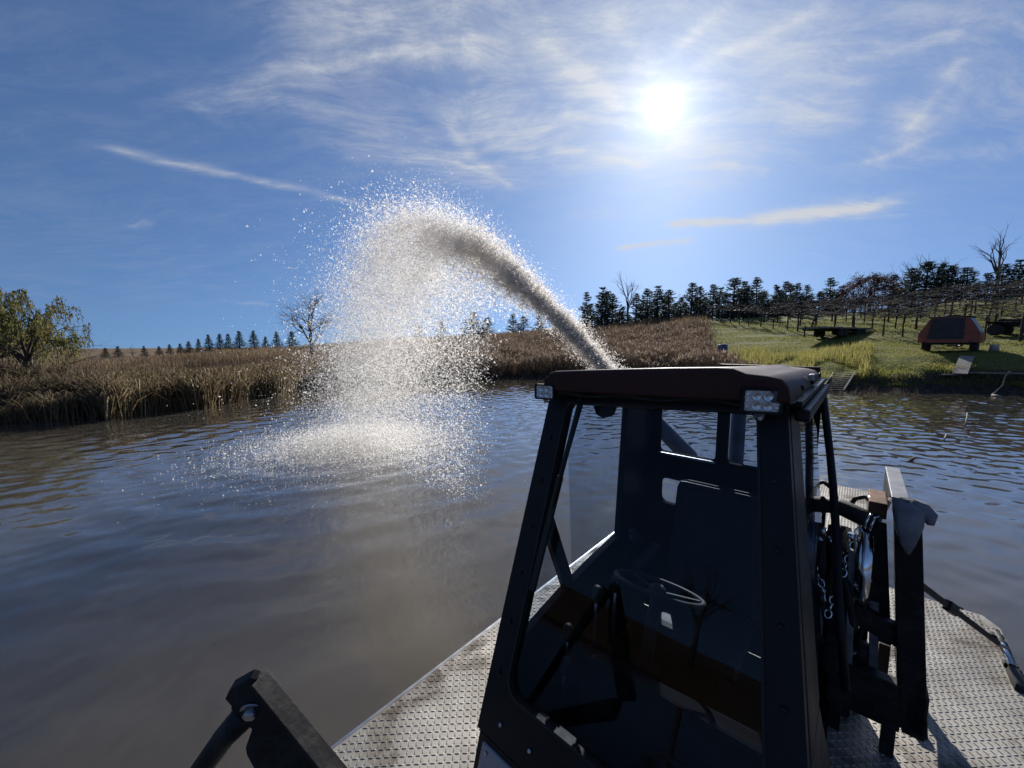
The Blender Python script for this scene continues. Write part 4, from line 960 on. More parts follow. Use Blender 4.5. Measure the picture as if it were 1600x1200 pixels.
part(MB().box((1.03, 1.02, .0), (1.225, 1.30, .56), .02), 'body', 'worn_black', ht); part(MB().lathe((1.13, 1.1, .56), (0, 0, 1), [(0, .04), (.03, .04), (.04, .03)], 14), 'filler_cap', 'rubber', ht)
part(MB().lathe((1.2, 1.06, .40), (1, -.6, 0), [(0, .06), (.09, .06), (.1, .04)], 16), 'pump', 'worn_black', ht)
part(MB().tube([(1.19, 1.0, .45), (1.20, .93, .60), (1.16, .92, .80), (1.10, .98, .96)], .02, 8), 'feed_pipe', 'worn_black', ht)
for k in range(5):
    x_ = 1.05+.038*k; part(MB().tube([(x_, .97+.02*(k % 2), 1.02-.05*(k % 3)), (x_+.02, .93, .86), (x_-.01+.012*k, .95, .62), (x_+.01, 1.0, .40)], .011+.003*(k % 2), 8), 'hose', 'rubber', ht)
    part(MB().tube([(x_, .97+.02*(k % 2), 1.04-.05*(k % 3)), (x_, .97+.02*(k % 2), 1.0-.05*(k % 3))], .017, 6), 'hose_fitting', 'chrome', ht)
    part(MB().tube([(x_+.012, .985, .425), (x_+.008, 1.005, .38)], .016, 6), 'hose_fitting', 'steel', ht)
# winch drum with bright flanges and a chain
wd = bthing('winch_drum', 'shiny-rimmed winch drum between the cab and the frame post', 'winch', (1.12, 1.5, 0))
dc = V((1.115, 1.14, .86))
for sx in (-1, 1):
    c = dc+V((sx*.105, 0, 0))
    part(MB().lathe(c-V((.012, 0, 0)), (1, 0, 0), [(0, .05), (0, .235), (-.016, .24), (-.020, .255), (.036, .255), (.040, .24), (.024, .235), (.024, .05)], 44), 'flange', 'chrome', wd)
    for k in range(10):
        an = 2*pi*k/10; part(MB().lathe(c+V((sx*.012, cos(an)*.235, sin(an)*.235)), (sx, 0, 0), [(0, .014), (.014, .014), (.018, .008)], 6), 'bolt', 'steel', wd)
part(MB().lathe(dc-V((.10, 0, 0)), (1, 0, 0), [(0, .10), (.2, .10)], 24), 'barrel', 'worn_black', wd)
part(MB().tube([dc+V((-.10+.2*k/40*1.0, cos(k*1.9)*.115, sin(k*1.9)*.115)) for k in range(41)], .012, 6), 'wound_cable', 'rubber', wd)
part(MB().tube([dc+V((0, -.05, .16)), dc+V((.01, -.12, .05)), dc+V((.01, -.16, -.25)), dc+V((.0, -.12, -.5))], [.05, .065, .06, .03], 10), 'canvas_sleeve', 'vinyl', wd)
for sx in (-1, 1): part(MB().beam(dc+V((sx*.135, 0, -.03)), (dc.x+sx*.135, dc.y, .0), .05, .03, (1, 0, 0)), 'stand', 'worn_black', wd)
def link(c, d, up, r=.014):
    d = V(d).normalized(); u = V(up); u = (u-d*u.dot(d)).normalized(); return [V(c)+d*(cos(a)*r*1.5)+u*(sin(a)*r) for a in [2*pi*k/10 for k in range(11)]]
ch = bthing('lifting_chain', 'short bright chain hanging down beside the winch flange', 'chain', (1.2, 1.0, .5))
for k in range(14):
    c = V((1.195-.012*k*.6, 1.0-.012*k, 1.09-.034*k)); part(MB().tube(link(c, (-.2, -.3, -1), (1, 0, 0) if k % 2 else (0, 1, 0)), .0042, 5, False), 'link', 'chrome', ch)
# hoses
hz = bthing('suction_hose', 'thick black clamped hose arching from cab to frame', 'hose', (1.1, 1.0, 1.1))
hp = [(1.00, 1.10, 1.10), (1.05, 1.08, 1.132), (1.12, 1.05, 1.142), (1.19, 1.02, 1.128), (1.255, 1.0, 1.11)]
part(MB().tube(hp, .044, 14), 'hose', 'rubber', hz)
for y_ in (0, 1): part(MB().tube([V((1.222+.02*y_, 1.012-.008*y_, 1.119-.004*y_)), V((1.232+.02*y_, 1.008-.008*y_, 1.117-.004*y_))], .048, 16), 'clamp', 'chrome', hz)
for i, pts in enumerate([[(.99, 1.2, 1.20), (1.03, 1.18, 1.225), (1.075, 1.15, 1.20), (1.10, 1.12, 1.13)], [(1.13, 1.1, 1.10), (1.165, 1.1, 1.19), (1.20, 1.1, 1.21), (1.24, 1.08, 1.20)], [(1.13, 1.0, 1.06), (1.10, .98, .86), (1.13, .96, .62), (1.12, .95, .30)]]):
    e = bthing('hydraulic_hose', ('thin black hose curving off the cab side', 'thin black hose arching into the pale valve block', 'thin black hose hanging down inside the winch frame')[i], 'hose', pts[0])
    part(MB().tube([V(pts[0]).lerp(V(pts[1]), t/4) for t in range(4)]+[V(pts[1]).lerp(V(pts[2]), t/4) for t in range(4)]+[V(pts[2]).lerp(V(pts[3]), t/4) for t in range(5)], .011, 8), 'hose', 'rubber', e)
    part(MB().tube([V(pts[3])-(V(pts[3])-V(pts[2])).normalized()*.03, V(pts[3])], .016, 6), 'fitting', 'steel', e)
# glove hung on the post
gl = bthing('work_glove', 'grey cloth work glove draped over the top of the frame post', 'glove', (1.35, .89, 1.2))
gm = MB()
def cloth_strip(mid, wid, thick):
    n = len(mid); rows = []
    for i, p in enumerate(mid):
        p = V(p); d = (V(mid[min(i+1, n-1)])-V(mid[max(i-1, 0)])).normalized(); a = V((1, .15, 0)); a = (a-d*a.dot(d)).normalized(); b = d.cross(a)
        rows.append([p+a*cos(2*pi*k/10)*wid[i]*(1+.10*sin(k*2.3+i))+b*sin(2*pi*k/10)*thick[i]*(1+.15*sin(k*1.7+i*2)) for k in range(10)])
    vs_ = [q for r_ in rows for q in r_]; fs_ = [(i*10+k, i*10+(k+1) % 10, (i+1)*10+(k+1) % 10, (i+1)*10+k) for i in range(n-1) for k in range(10)]
    fs_ += [tuple(range(10)), tuple((n-1)*10+k for k in range(10))]; gm.add(vs_, fs_, True)
cloth_strip([(1.30, .95, 1.265), (1.33, .90, 1.285), (1.345, .875, 1.25), (1.35, .868, 1.18), (1.352, .868, 1.10), (1.356, .87, 1.05)], [.03, .05, .052, .045, .028, .006], [.012, .02, .018, .016, .012, .004])
cloth_strip([(1.35, .90, 1.275), (1.39, .90, 1.262), (1.412, .90, 1.235), (1.418, .90, 1.20)], [.03, .03, .026, .012], [.016, .018, .018, .012])
part(gm, 'cloth', 'cloth', gl)
# strap to the deck edge
ls = bthing('lashing_strap', 'black ratchet strap running from the frame post to the deck corner', 'strap', (1.5, 1.6, 0))
A = V((1.42, 1.02, .86)); B = V((1.90, 2.12, .14))
part(MB().beam(A, B, .012, .030, (0, 0, 1), .002), 'webbing', 'rubber', ls)
mid = A.lerp(B, .33); dr = (B-A).normalized()
part(MB().beam(mid-dr*.06, mid+dr*.07, .03, .055, (0, 0, 1), .006), 'ratchet', 'worn_black', ls)
part(MB().beam(mid+dr*.0+V((0, 0, .02)), mid+dr*.14+V((0, 0, .035)), .03, .010, (0, 0, 1), .003), 'ratchet_handle', 'worn_black', ls)
hk = [B+dr*.055+dr*cos(a)*.055+V((0, 0, 1)).cross(dr)*sin(a)*.026 for a in [2*pi*k/16+pi for k in range(17)]]
part(MB().tube(hk+[B+dr*.16-V((0, 0, .04)), B+dr*.22-V((0, 0, .09))], .008, 7), 'hook', 'steel', ls)
cl = bthing('deck_cleat', 'bright steel tie-down rail on the deck corner', 'cleat', (1.96, 2.3, 0))
part(MB().tube([(1.955, 2.10, .035), (1.965, 2.50, .035)], .014, 8), 'rail', 'chrome', cl)
for y_ in (2.14, 2.46): part(MB().box((1.93, y_-.02, .0005), (1.99, y_+.02, .03), .004), 'mount', 'worn_black', cl)
part(MB().hexa([(1.93, 1.90, .0), (2.0, 1.88, .0), (2.0, 2.09, .0), (1.93, 2.09, .0)], [(1.94, 1.92, .04), (1.99, 1.92, .02), (1.99, 2.08, .04), (1.94, 2.08, .05)], .006), 'bracket', 'worn_black', cl)
# linkage arm in the near left corner
an0 = cw(392, 1106, .90)
ar = empty('linkage_arm', tuple(bworld((-.55, -1.9, 0)))); tag(ar, 'black bolted linkage arm rising into the near left corner', 'arm'); ao = V(ar.location)
sd = V((.75, -.2, -.75)).normalized(); fwd = V((cw(515, 1200, .88)-cw(410, 1075, .92))).normalized()
def cp_(px, py, dy): return cw(px, py, dy)
pl_ = [(352, 1092), (362, 1076), (392, 1059), (402, 1062), (432, 1098), (470, 1146), (540, 1232), (660, 1380), (560, 1420), (430, 1262), (386, 1180), (384, 1168), (394, 1140), (376, 1120)]
front = [cp_(x, y, .90-.00022*(y-1060)) for x, y in pl_]
nrm_ = V((-.15, .92, .36)).normalized()
MBp = MB().prism(front, nrm_*.020); MBp.build('side_plate', 'worn_black', ar, ao)
edge = MB(); edge.beam(cp_(404, 1060, .905), cp_(560, 1252, .865), .012, .05, nrm_, .002); edge.build('web_plate', 'worn_black', ar, ao)
rod = MB(); rod.tube([cp_(392, 1106, .945), cp_(352, 1150, .945), cp_(296, 1228, .945), cp_(220, 1340, .945)], [.036, .030, .027, .027], 14); rod.build('push_rod', 'worn_black', ar, ao)
ear = MB(); ear.lathe(cp_(392, 1106, .925)-nrm_*.0, nrm_, [(0, .046), (.05, .046)], 20); ear.build('rod_eye', 'worn_black', ar, ao)
bo = MB(); c = cp_(394, 1108, .897); bo.lathe(c-nrm_*.020, nrm_, [(0, .0145), (.003, .017), (.018, .017)], 6); bo.build('bolt', 'steel', ar, ao)
ws = MB(); ws.lathe(c-nrm_*.0035, nrm_, [(0, .027), (.004, .027)], 24); ws.build('washer', 'steel', ar, ao)
br = MB(); br.beam(cp_(600, 1400, .86), V(tuple(ao))+V((0, 0, .02)), .09, .05, nrm_, .008); br.beam(cp_(220, 1340, .945), V(tuple(ao))+V((-.02, .02, .02)), .05, .05, nrm_, .006); br.build('lower_link', 'worn_black', ar, ao)
# ------------------------------------------------------------------ water jet
GR = 9.81; H0 = NOZ.z; rise = 2.18; vz0 = math.sqrt(2*GR*rise); tpk = vz0/GR
JD = np.array([-.69, .73, 0.0]); JD /= np.linalg.norm(JD); JS = np.array([JD[1], -JD[0], 0.0])
vh0 = 6.95
N0 = np.array(NOZ)
def traj(t_, sp, side, upj):
    """drop position after t: sp scales launch speed, side/upj are sideways and vertical launch errors"""
    f = (1-np.exp(-.55*t_))/(.55*np.maximum(t_, 1e-4))
    return (N0[None]+JD[None]*(vh0*sp*t_*f)[:, None]+JS[None]*(side*t_)[:, None]+np.array([[0, 0, 1.]])*((vz0*sp+upj)*t_-.5*GR*t_*t_)[:, None])
_lat = np.random.default_rng(99).uniform(0, 1, (32, 32, 32))
def vnoise(p):
    i0 = np.floor(p).astype(int); f = p-i0; f = f*f*(3-2*f); o_ = 0
    for dx in (0, 1):
        for dy in (0, 1):
            for dz in (0, 1):
                w_ = (f[:, 0] if dx else 1-f[:, 0])*(f[:, 1] if dy else 1-f[:, 1])*(f[:, 2] if dz else 1-f[:, 2])
                o_ = o_+w_*_lat[(i0[:, 0]+dx) % 32, (i0[:, 1]+dy) % 32, (i0[:, 2]+dz) % 32]
    return o_
def torn(P, keep, scale=4.2):
    """keep mask that tears the water into strands and holes"""
    w_ = np.stack([vnoise(P*2.1+7), vnoise(P*2.1+19), vnoise(P*2.1+31)], 1)-.5
    q_ = (P+w_*.35)*scale; q_[:, 2] *= .75
    n_ = 1-np.abs(2*vnoise(q_)-1)*1.0; n2 = 1-np.abs(2*vnoise(q_*2.3+5)-1)
    f_ = .6*n_+.4*n2
    return f_ > np.quantile(f_, 1-keep)
def drops(c, size, tone):
    """open three-sided flakes of water, random facing"""
    n = len(c); a = norm(rng.normal(0, 1, (n, 3))); b = norm(np.cross(a, rng.normal(0, 1, (n, 3)))); d = np.cross(a, b)
    s_ = size[:, None]; ap = c+d*s_*.55
    st = rng.uniform(.7, 1.5, (n, 1))
    p0 = c+a*s_*st; p1 = c+(-a*.5+b*.87)*s_/st; p2 = c+(-a*.5-b*.87)*s_
    v = np.stack([ap, p0, p1, p2], 1).reshape(-1, 3); k = np.arange(n)[:, None]*4
    return v, np.concatenate([k+np.array([[0, 1, 2]]), k+np.array([[0, 2, 3]]), k+np.array([[0, 3, 1]])]), np.tile(tone, 3)
parts = []
# tight core near the nozzle, breaking into clumps
ncl = 2200
tc_ = rng.uniform(0, 1, ncl)**1.15*tpk*2.1; spc = 1+rng.normal(0, .03, ncl)-.12*rng.uniform(0, 1, ncl)**3; sdc = rng.normal(0, .36, ncl); upc = rng.normal(0, .42, ncl)
cc = traj(tc_, spc, sdc, upc)
nper = (12+44*np.exp(-tc_*5.0)).astype(int); idx = np.repeat(np.arange(ncl), nper); n = len(idx)
sp_r = (.026+.035*tc_)[idx][:, None]
vel = JD[None]*vh0*.8+np.array([[0, 0, 1.]])*(vz0-GR*tc_)[idx][:, None]; vel = norm(vel)
P = cc[idx]+rng.normal(0, 1, (n, 3))*sp_r+vel*(rng.normal(0, 1, (n, 1))*sp_r*1.2)
keep = (torn(P, .50) & (torn(P+3.3, .48, 1.7) | (tc_[idx] < .22))) | (tc_[idx] < .10); P = P[keep]; idx = idx[keep]; n = len(P)
parts.append(drops(P, rng.uniform(.006, .017, n)*(1+.5*tc_[idx]), np.clip(rng.normal(.6, .25, n), 0, 1)))
# bright torn sheath round the young jet
n = 34000
tt = rng.uniform(0, 1, n)*tpk*.9; P = traj(tt, 1+rng.normal(0, .03, n), rng.normal(0, .42, n), rng.normal(.12, .50, n))+rng.normal(0, .07, (n, 3))
parts.append(drops(P, rng.uniform(.004, .010, n), np.clip(rng.normal(.85, .15, n), 0, 1)))
# curled ligaments of muddy water
nl_ = 2300
tl = rng.uniform(0, 1, nl_)**1.1*tpk*1.75; c0 = traj(tl, 1+rng.normal(0, .025, nl_), rng.normal(0, .36, nl_), rng.normal(0, .44, nl_))
dl = norm(rng.normal(0, 1, (nl_, 3))+np.array([[-.3, .3, -.5]])); 
lk = torn(c0+3.3, .48, 1.7) | (tl < .2); c0, dl, tl = c0[lk], dl[lk], tl[lk]; nl_ = len(tl)
for k in range(16):
    dl = norm(dl+rng.normal(0, .38, (nl_, 3))); c0 = c0+dl*(.012+.016*tl)[:, None]
    parts.append(drops(c0+rng.normal(0, .006, c0.shape), rng.uniform(.010, .020, nl_)*(1-.03*k), np.clip(rng.normal(.25, .18, nl_), 0, 1)))
# solid ropes of muddy water in the core
nrp = 600
tr_ = rng.uniform(0, 1, nrp)**1.2*tpk*.55; spr = 1+rng.normal(0, .022, nrp); sdr = rng.normal(0, .26, nrp); upr = rng.normal(0, .34, nrp)
for k in range(9):
    tt = tr_+k*.006; P = traj(tt, spr, sdr, upr)+rng.normal(0, .012, (nrp, 3))*(1+tr_[:, None]*2)
    parts.append(drops(P, rng.uniform(.012, .032, nrp), np.clip(rng.normal(.25, .15, nrp), 0, 1)))
# loose spray round the arc and the curtain falling from it
n = 270000
t0 = rng.uniform(0, 1, n)**.8; spd_ = 1.04-.34*rng.uniform(0, 1, n)**2.8+rng.normal(0, .035, n)
wide = np.where(rng.uniform(0, 1, n) < .22, 1.8, 1.0)
sd_ = rng.normal(0, .34, n)*wide; up_ = rng.normal(0, .30, n)*wide
tf = ((vz0*spd_+up_)+np.sqrt(np.maximum((vz0*spd_+up_)**2+2*GR*(H0-.02), .1)))/GR
tt = .05+t0*(tf-.05); P = traj(tt, spd_, sd_, up_)+rng.normal(0, .05, (n, 3))*tt[:, None]
k = (P[:, 2] > .01) & (torn(P, .50) | (rng.uniform(0, 1, len(P)) < .35)); P = P[k]; tt = tt[k]; n = len(P)
parts.append(drops(P, np.clip(np.exp(rng.normal(math.log(.0068), .58, n)), .003, .026), np.clip(rng.normal(.78, .2, n), 0, 1)))
# drizzle shed under the arc
n = 105000
ts = rng.uniform(.27, 1.0, n)*tpk*1.7; base_ = traj(ts, 1+rng.normal(0, .05, n), rng.normal(0, .4, n), rng.normal(0, .3, n))
fall = rng.uniform(0, 1, n)**1.1; P = base_.copy(); P[:, 2] = base_[:, 2]*(1-fall)+.02; P[:, :2] += JD[None, :2]*(fall*1.0*rng.uniform(.2, 1, n))[:, None]
parts.append(drops(P, np.clip(np.exp(rng.normal(math.log(.0058), .55, n)), .003, .02), np.clip(rng.normal(.75, .2, n), 0, 1)))
# dense curtain coming down on the far side of the arc
n = 90000
tt = (1.0+1.2*rng.uniform(0, 1, n)**.9)*tpk; P = traj(tt, 1.0+rng.normal(0, .065, n)-.20*rng.uniform(0, 1, n)**1.6, rng.normal(0, .42, n), rng.normal(0, .34, n)); P = P[P[:, 2] > .02]; P = P[torn(P, .55, 2.6) | (rng.uniform(0, 1, len(P)) < .3)]; n = len(P)
parts.append(drops(P, np.clip(np.exp(rng.normal(math.log(.0075), .55, n)), .003, .03), np.clip(rng.normal(.75, .2, n), 0, 1)))
# fine outer mist
n = 16000
tt = rng.uniform(.1, 1, n)*tpk*1.9; P = traj(tt, 1+rng.normal(.005, .03, n), rng.normal(0, .4, n), rng.normal(.08, .28, n)); P = P[P[:, 2] > .05]; n = len(P)
parts.append(drops(P, rng.uniform(.003, .0065, n), np.clip(rng.normal(.9, .1, n), 0, 1)))
v, t_, tn = join(parts); o = tri_mesh('water_jet', v, t_, tn, 'spray')
tag(o, 'muddy white water jet arching up from behind the cab and falling as spray', 'water jet', kind='stuff')
# splash where it lands
n = 80000
ra = np.sqrt(rng.uniform(0, 1, n)); an = rng.uniform(0, 2*pi, n)
gx_ = rng.normal(0, 1, n); gy_ = rng.normal(0, 1, n); kk = rng.uniform(0, 1, n) < .5
ex = np.where(kk, gx_*1.0, gx_*2.0); ey = np.where(kk, gy_*.85+.35, gy_*1.45)
thin = rng.uniform(0, 1, n) < np.clip(1.35-np.hypot(ex/3.4, ey/3.0), .04, 1)
cx = SPL[0]+.35+ex*.80-ey*.5*0; cy = SPL[1]-.25+ey
rad = np.hypot(ex/3.1, ey/2.9)
hz_ = rng.exponential(1, n)*.085*np.clip(1.25-rad, .2, 1.2)
P = np.stack([cx, cy, .003+np.minimum(hz_, .6)], 1)[thin]; n = len(P)
v1 = drops(P, np.clip(np.exp(rng.normal(math.log(.0095), .4, n)), .004, .03), np.clip(rng.normal(.8, .2, n), 0, 1))
v, t_, tn = join([v1]); o = tri_mesh('splash', v, t_, tn, 'spray')
tag(o, 'sparkling splash patch where the jet falls back on the pond', 'splash', kind='stuff')
# ------------------------------------------------------------------ things on the right bank
def facing(pos, extra=0.0):              # heading that turns a thing's front (-Y) to the camera
    return math.atan2(-pos[0], pos[1])*1.0+extra
def wthing(name, pos, rz, label, cat, group=None):
    e = empty(name, tuple(map(float, pos)), rz); tag(e, label, cat, group); return e
def wheel(parent, c, r, w, axis=(1, 0, 0), rimmat='steel'):
    c = V(c); ax = V(axis)
    ty = MB().lathe(c-ax*w/2, axis, [(0, r*.58), (0, r*.88), (w*.12, r*.97), (w*.3, r), (w*.7, r), (w*.88, r*.97), (w, r*.88), (w, r*.58)], 28).build('wheel', 'tyre', parent)
    MB().lathe(c-ax*w*.42, axis, [(0, .02), (0, r*.2), (w*.1, r*.25), (w*.12, r*.5), (w*.02, r*.57), (w*.84, r*.57), (w*.72, r*.5), (w*.74, r*.25), (w*.84, r*.2), (w*.84, .02)], 24).build('rim', rimmat, ty)
    return ty
# orange engine trailer: front view, sloping hood sides
p = at_pix(1478, 552); u = p[1]/FPX      # metres per photo pixel at that depth
tr_ = wthing('engine_trailer', p, facing(p, R(-7)), 'orange trailer-mounted engine housing with a dark grille parked on the grass', 'trailer')
hw = 1.18; zb_, zm, zt_ = .62, 1.10, 2.02
secf = [(-hw, zb_), (hw, zb_), (hw, zm), (.72, zt_), (-.72, zt_), (-hw, zm)]
bd = MB(); bd.prism([(x, 0, z) for x, z in secf], (0, 2.0, 0)); bd.build('housing', 'orange_paint', tr_)
MB().prism([(-.82, -.012, .80), (.58, -.012, .80), (.58, -.012, 1.97), (-.68, -.012, 1.97)], (0, .01, 0)).build('grille', 'dark_screen', tr_)
for k in range(9): MB().box((-.78+.006*k, -.03, .85+.122*k), (.57, -.013, .89+.122*k)).build('grille_slat', 'dark_screen', tr_)
MB().box((-.80, -.05, .60), (.80, -.006, .76), .01).build('bumper', 'orange_paint', tr_)
nv = V((zt_-zm, 0, hw-.72)).normalized()
def slope(t, y, d): return V((.72+(hw-.72)*(1-t), y, zm+(zt_-zm)*t))+nv*d
MB().hexa([slope(.08, .12, .003), slope(.08, 1.8, .003), slope(.96, 1.8, .003), slope(.96, .12, .003)], [slope(.08, .12, .012), slope(.08, 1.8, .012), slope(.96, 1.8, .012), slope(.96, .12, .012)]).build('side_door', 'grey_paint', tr_)
MB().box((-.84, -.06, zt_+.002), (.78, 2.02, zt_+.06), .01).build('top_cover', 'dark_screen', tr_)
MB().box((-.12, .3, zt_+.062), (.32, .7, zt_+.15), .03).build('air_cleaner', 'black_paint', tr_)
MB().tube([(-.1, .42, zt_+.10), (-.22, .35, zt_+.12), (-.26, .3, zt_+.10)], .03, 8).build('exhaust', 'steel', tr_)
MB().box((-.9, .1, .48), (.9, 1.95, .615), .01).build('chassis', 'black_paint', tr_)
for x in (-.93, .93):
    wheel(tr_, (x, .85, .42), .43, .30)
    MB().box((x-.05 if x > 0 else x-.2, .62, .60), (x+.27 if x > 0 else x+.05, 1.6, .70), .03).build('mudguard', 'orange_paint', tr_)
MB().box((hw+.003, .55, .62), (hw+.012, .8, .92)).build('vent', 'dark_screen', tr_)
MB().tube([(-.3, 2.5, .42), (0, 3.6, .42)], .05, 8).tube([(.3, 2.5, .42), (0, 3.6, .42)], .05, 8).tube([(0, 3.4, .42), (0, 3.4, 0)], .04, 8).build('drawbar', 'black_paint', tr_)
# flat hay wagon
p0 = at_pix(1262, 523); p1 = at_pix(1300, 528); pc = at_pix(1312, 526)
rz = math.atan2(V((30.6, 34.5)).y-V((24, 28.5)).y, 1)
pL = at_pix(1256, 524); 
wg = wthing('flat_wagon', at_pix(1305, 527), R(24), 'long low flatbed wagon with two axle pairs on the slope', 'wagon')
wl = float(pc[1])/FPX*62
MB().box((-wl*1.0, -.95, .66), (wl*1.02, .95, .74), .01).build('bed', 'old_wood', wg)
nb = 12
for k in range(nb):
    yb = -.95+1.9*k/nb; MB().box((-wl*1.0, yb+.01, .742), (wl*1.03+.05*(k % 3), yb+1.9/nb-.01, .775), .003).build('plank', 'old_wood', wg)
for y_ in (-.55, .55): MB().box((-wl*1.05, y_-.06, .50), (wl*.98, y_+.06, .655), .006).build('rail', 'black_paint', wg)
for x in (-.75, -.05): 
    for y_ in (-.82, .82): wheel(wg, (x-.25, y_, .34), .34, .2, (0, 1, 0))
for x in (1.55, 2.2):
    for y_ in (-.82, .82): wheel(wg, (x, y_, .34), .34, .2, (0, 1, 0))
MB().tube([(-wl*1.0, -.3, .58), (-wl-1.0, 0, .5)], .05, 6).tube([(-wl*1.0, .3, .58), (-wl-1.0, 0, .5)], .05, 6).build('drawbar', 'black_paint', wg)
MB().tube([(-wl-.9, 0, .02), (-wl-.9, 0, .85)], .045, 8).box((-wl-1.0, -.1, 0), (-wl-.8, .1, .03)).build('jack_stand', 'black_paint', wg)
MB().beam((-wl+.55, .4, .76), (-wl+.85, .4, 1.25), .06, .06).beam((-wl+.85, .4, .76), (-wl+.85, .4, 1.4), .06, .06).build('ratchet_post', 'black_paint', wg)
# quad bike at the right edge
p = at_pix(1590, 524); q = wthing('quad_bike', p, facing(p, R(70)), 'black quad bike cut off by the right edge of the photo', 'quad bike')
for x, y_ in ((-.42, -.62), (.42, -.62), (-.42, .62), (.42, .62)): wheel(q, (x, y_, .30), .30, .24)
MB().hexa([(-.22, -.85, .42), (.22, -.85, .42), (.22, .8, .45), (-.22, .8, .45)], [(-.18, -.80, .70), (.18, -.80, .70), (.16, .75, .72), (-.16, .75, .72)], .06).build('body', 'black_paint', q)
for s_ in (-1, 1):
    for y_ in (-.62, .62): MB().hexa([(s_*.42-.17, y_-.36, .62), (s_*.42+.17, y_-.36, .58), (s_*.42+.17, y_+.36, .58), (s_*.42-.17, y_+.36, .64)], [(s_*.42-.17, y_-.26, .72), (s_*.42+.15, y_-.24, .68), (s_*.42+.15, y_+.24, .68), (s_*.42-.17, y_+.26, .74)], .03).build('fender', 'black_paint', q)
MB().hexa([(-.17, -.05, .72), (.17, -.05, .72), (.19, .72, .74), (-.19, .72, .74)], [(-.13, .0, .84), (.13, .0, .84), (.15, .66, .88), (-.15, .66, .88)], .05).build('seat', 'vinyl', q)
MB().hexa([(-.16, -.55, .70), (.16, -.55, .70), (.15, -.05, .72), (-.15, -.05, .72)], [(-.10, -.42, .92), (.10, -.42, .92), (.11, -.10, .90), (-.11, -.10, .90)], .05).build('tank', 'black_paint', q)
MB().tube([(-.40, -.22, 1.06), (-.16, -.34, 1.02), (.16, -.34, 1.02), (.40, -.22, 1.06)], .018, 8).tube([(0, -.42, .80), (0, -.34, 1.02)], .03, 8).build('handlebar', 'rubber', q)
rk = MB()
for x in (-.3, -.1, .1, .3): rk.tube([(x, -.98, .78), (x, -.48, .78)], .012, 6)
for y_ in (-.98, -.48): rk.tube([(-.32, y_, .78), (.32, y_, .78)], .012, 6)
rk.build('front_rack', 'black_paint', q)
for s_ in (-1, 1): MB().lathe((s_*.13, -.88, .66), (0, -1, 0), [(0, .04), (.04, .06), (.05, .05)], 14).build('headlight', 'chrome', q)
for s_ in (-1, 1): MB().tube([(s_*.2, -.5, .42), (s_*.4, -.6, .34)], .025, 6).build('axle_arm', 'steel', q)
q.scale = (1.3, 1.3, 1.3)
# boards, ramp, hose, bucket and bits at the water edge
def board(px0, py0, px1, py1, w, th, label, mat, lift=(0.03, .03), cat='plank'):
    a = at_pix(px0, py0); b = at_pix(px1, py1); a = V(a)+V((0, 0, lift[0])); b = V(b)+V((0, 0, lift[1]))
    e = wthing('plank', tuple(a.lerp(b, .5)), 0, label, cat); o_ = V(e.location)
    MB().beam(a, b, w, th, (0, 0, 1), .006).build('board', mat, e, o_); return e, a, b, o_
e, a, b, o_ = board(1510, 566, 1498, 598, .50, .05, 'wide pale gangplank sloping down to the water', 'old_wood', (.30, .42))
d_ = (b-a).normalized(); MB().beam(b-d_*.15-V((0, 0, .03)), V((b.x-d_.x*.15, b.y-d_.y*.15, -.1)), .09, .09).build('support', 'wet_wood', e, o_)
for k in (.12, .5, .88): c = a.lerp(b, k)-V((0, 0, .055)); s_ = d_.cross(V((0, 0, 1))).normalized(); MB().beam(c-s_*.34, c+s_*.34, .08, .05).build('cleat', 'wet_wood', e, o_)
board(1468, 590, 1494, 590, .16, .05, 'short grey timber lying left of the gangplank foot', 'old_wood', (.14, .14))
board(1512, 588, 1640, 590, .20, .06, 'long grey timber edging the bank right of the gangplank', 'old_wood', (.16, .16))
# slatted ramp
a0, a1, b0, b1 = (V(at_pix(*q_)) for q_ in ((1302, 586), (1337, 584), (1283, 610), (1318, 611)))
for q_ in (a0, a1): q_.z += .12
for q_ in (b0, b1): q_.z = .02
e = wthing('slatted_ramp', tuple((b0+b1)/2), 0, 'dark slatted launching ramp with two pale rails at the water edge', 'ramp'); o_ = V(e.location)
for p_, q_ in ((a0, b0), (a1, b1)): MB().beam(p_, q_, .07, .09, (0, 0, 1), .005).build('rail', 'old_wood', e, o_)
for k in range(9):
    t = (k+.5)/9; MB().beam(a0.lerp(b0, t)-V((0, 0, .02)), a1.lerp(b1, t)-V((0, 0, .02)), .12, .03, (0, 0, 1), .003).build('slat', 'wet_wood', e, o_)
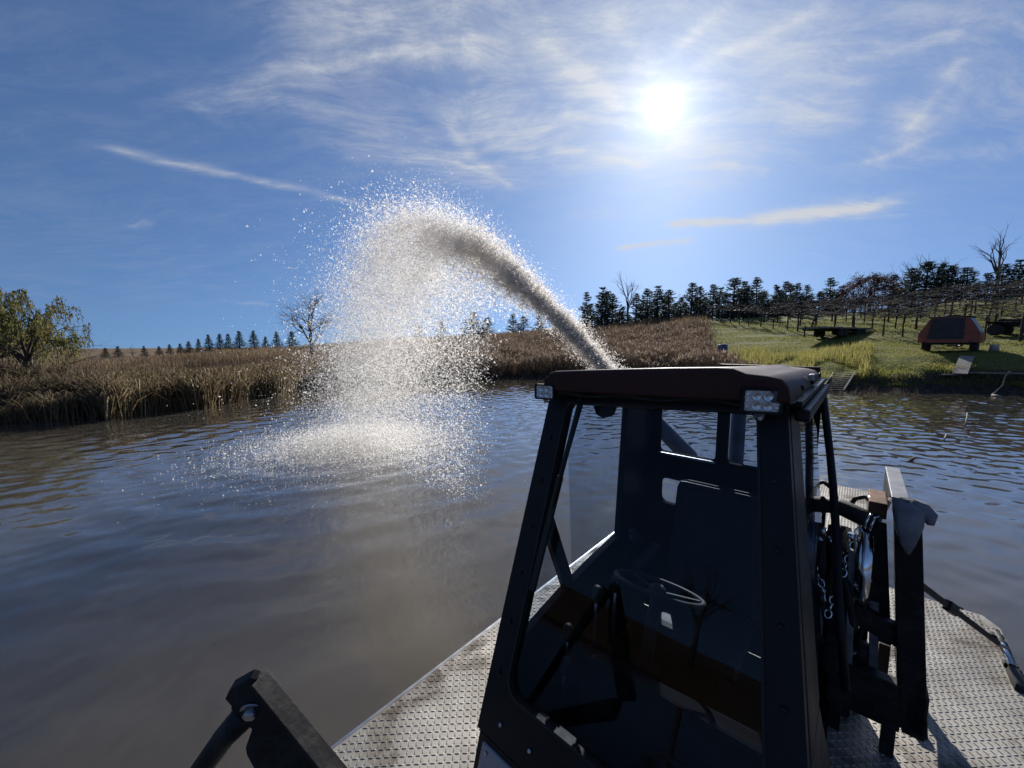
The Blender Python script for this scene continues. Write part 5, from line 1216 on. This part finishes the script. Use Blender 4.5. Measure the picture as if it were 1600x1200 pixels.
# frame in the shallows, hose, stone, barrel
A_ = V(at_pix(1450, 612)); B_ = V(at_pix(1490, 612)); e = wthing('sunken_frame', tuple(A_), 0, 'dark half-sunken timber frame in the shallows beside the gangplank', 'frame'); o_ = V(e.location)
MB().beam(A_+V((0, 0, .02)), A_+V((.25, .6, .25)), .06, .06).build('side_rail', 'old_wood', e, o_); MB().beam(A_+V((.25, .6, .25)), B_+V((.2, .6, .22)), .07, .06).build('top_rail', 'wet_wood', e, o_); MB().beam(B_+V((.2, .6, .22)), B_+V((0, 0, -.05)), .06, .06).build('side_rail', 'wet_wood', e, o_)
e = wthing('garden_hose', at_pix(1560, 600), 0, 'yellowish hose trailing from the bank into the water', 'hose'); o_ = V(e.location)
hp_ = [V(at_pix(x, y))+V((0, 0, .05)) for x, y in ((1578, 582), (1573, 586), (1569, 594), (1566, 604), (1557, 612), (1550, 619))]
MB().tube(hp_, .035, 8).build('hose', 'yellow_hose', e, o_); MB().tube([hp_[-1], hp_[-1]+V((-.1, -.4, -.02))], .045, 8).build('nozzle', 'old_wood', e, o_)
e = wthing('bucket', at_pix(1553, 549), 0, 'upturned pale grey bucket on the grass right of the orange trailer', 'bucket')
MB().lathe((0, 0, 0), (0, 0, 1), [(0, .20), (.36, .16), (.365, .15)], 18).build('shell', 'stone', e); MB().lathe((0, 0, .0), (0, 0, 1), [(0, .215), (.03, .215)], 18).build('rim', 'stone', e)
e = wthing('barrel', at_pix(1128, 563), 0, 'dark blue plastic barrel half hidden in the weeds behind the roof', 'barrel')
MB().lathe((0, 0, 0), (0, 0, 1), [(0, .30), (.05, .33), (.35, .34), (.38, .355), (.41, .34), (.75, .34), (.78, .355), (.81, .34), (1.15, .33), (1.2, .29)], 24).build('shell', 'blue_plastic', e)
MB().lathe((.15, 0, 1.2), (0, 0, 1), [(0, .04), (.03, .04)], 10).build('bung', 'black_paint', e)
# twigs floating on the pond
def onwater(px, py):
    d = pixdir(px, py); t_ = -CAMH/d[2]; return V((d[0]*t_, d[1]*t_, 0))
for i, (x0, y0, x1, y1, up, lab) in enumerate([(1507, 668, 1511, 652, .25, 'pale bent stick poking up out of the trailer reflection'), (1473, 690, 1480, 680, .08, 'short pale stick floating below the trailer reflection'), (1417, 723, 1436, 712, .03, 'dark twig floating alone on the open water behind the winch frame'), (1257, 684, 1263, 692, .03, 'small twig floating seen through the side window')]):
    a = onwater(x0, y0); b = onwater(x1, y1); b = a.lerp(b, .6)+V((0, 0, up)); e = wthing('floating_twig', tuple(a), 0, lab, 'twig', 'twigs in the pond'); o_ = V(e.location)
    MB().tube([a-V((0, 0, .02)), a.lerp(b, .5)+V((.02, 0, .02)), b], [.022, .018, .010], 6).build('stick', 'old_wood' if i < 2 else 'bark', e, o_)
for o in list(bpy.data.objects):
    if '_b' in o: del o['_b']
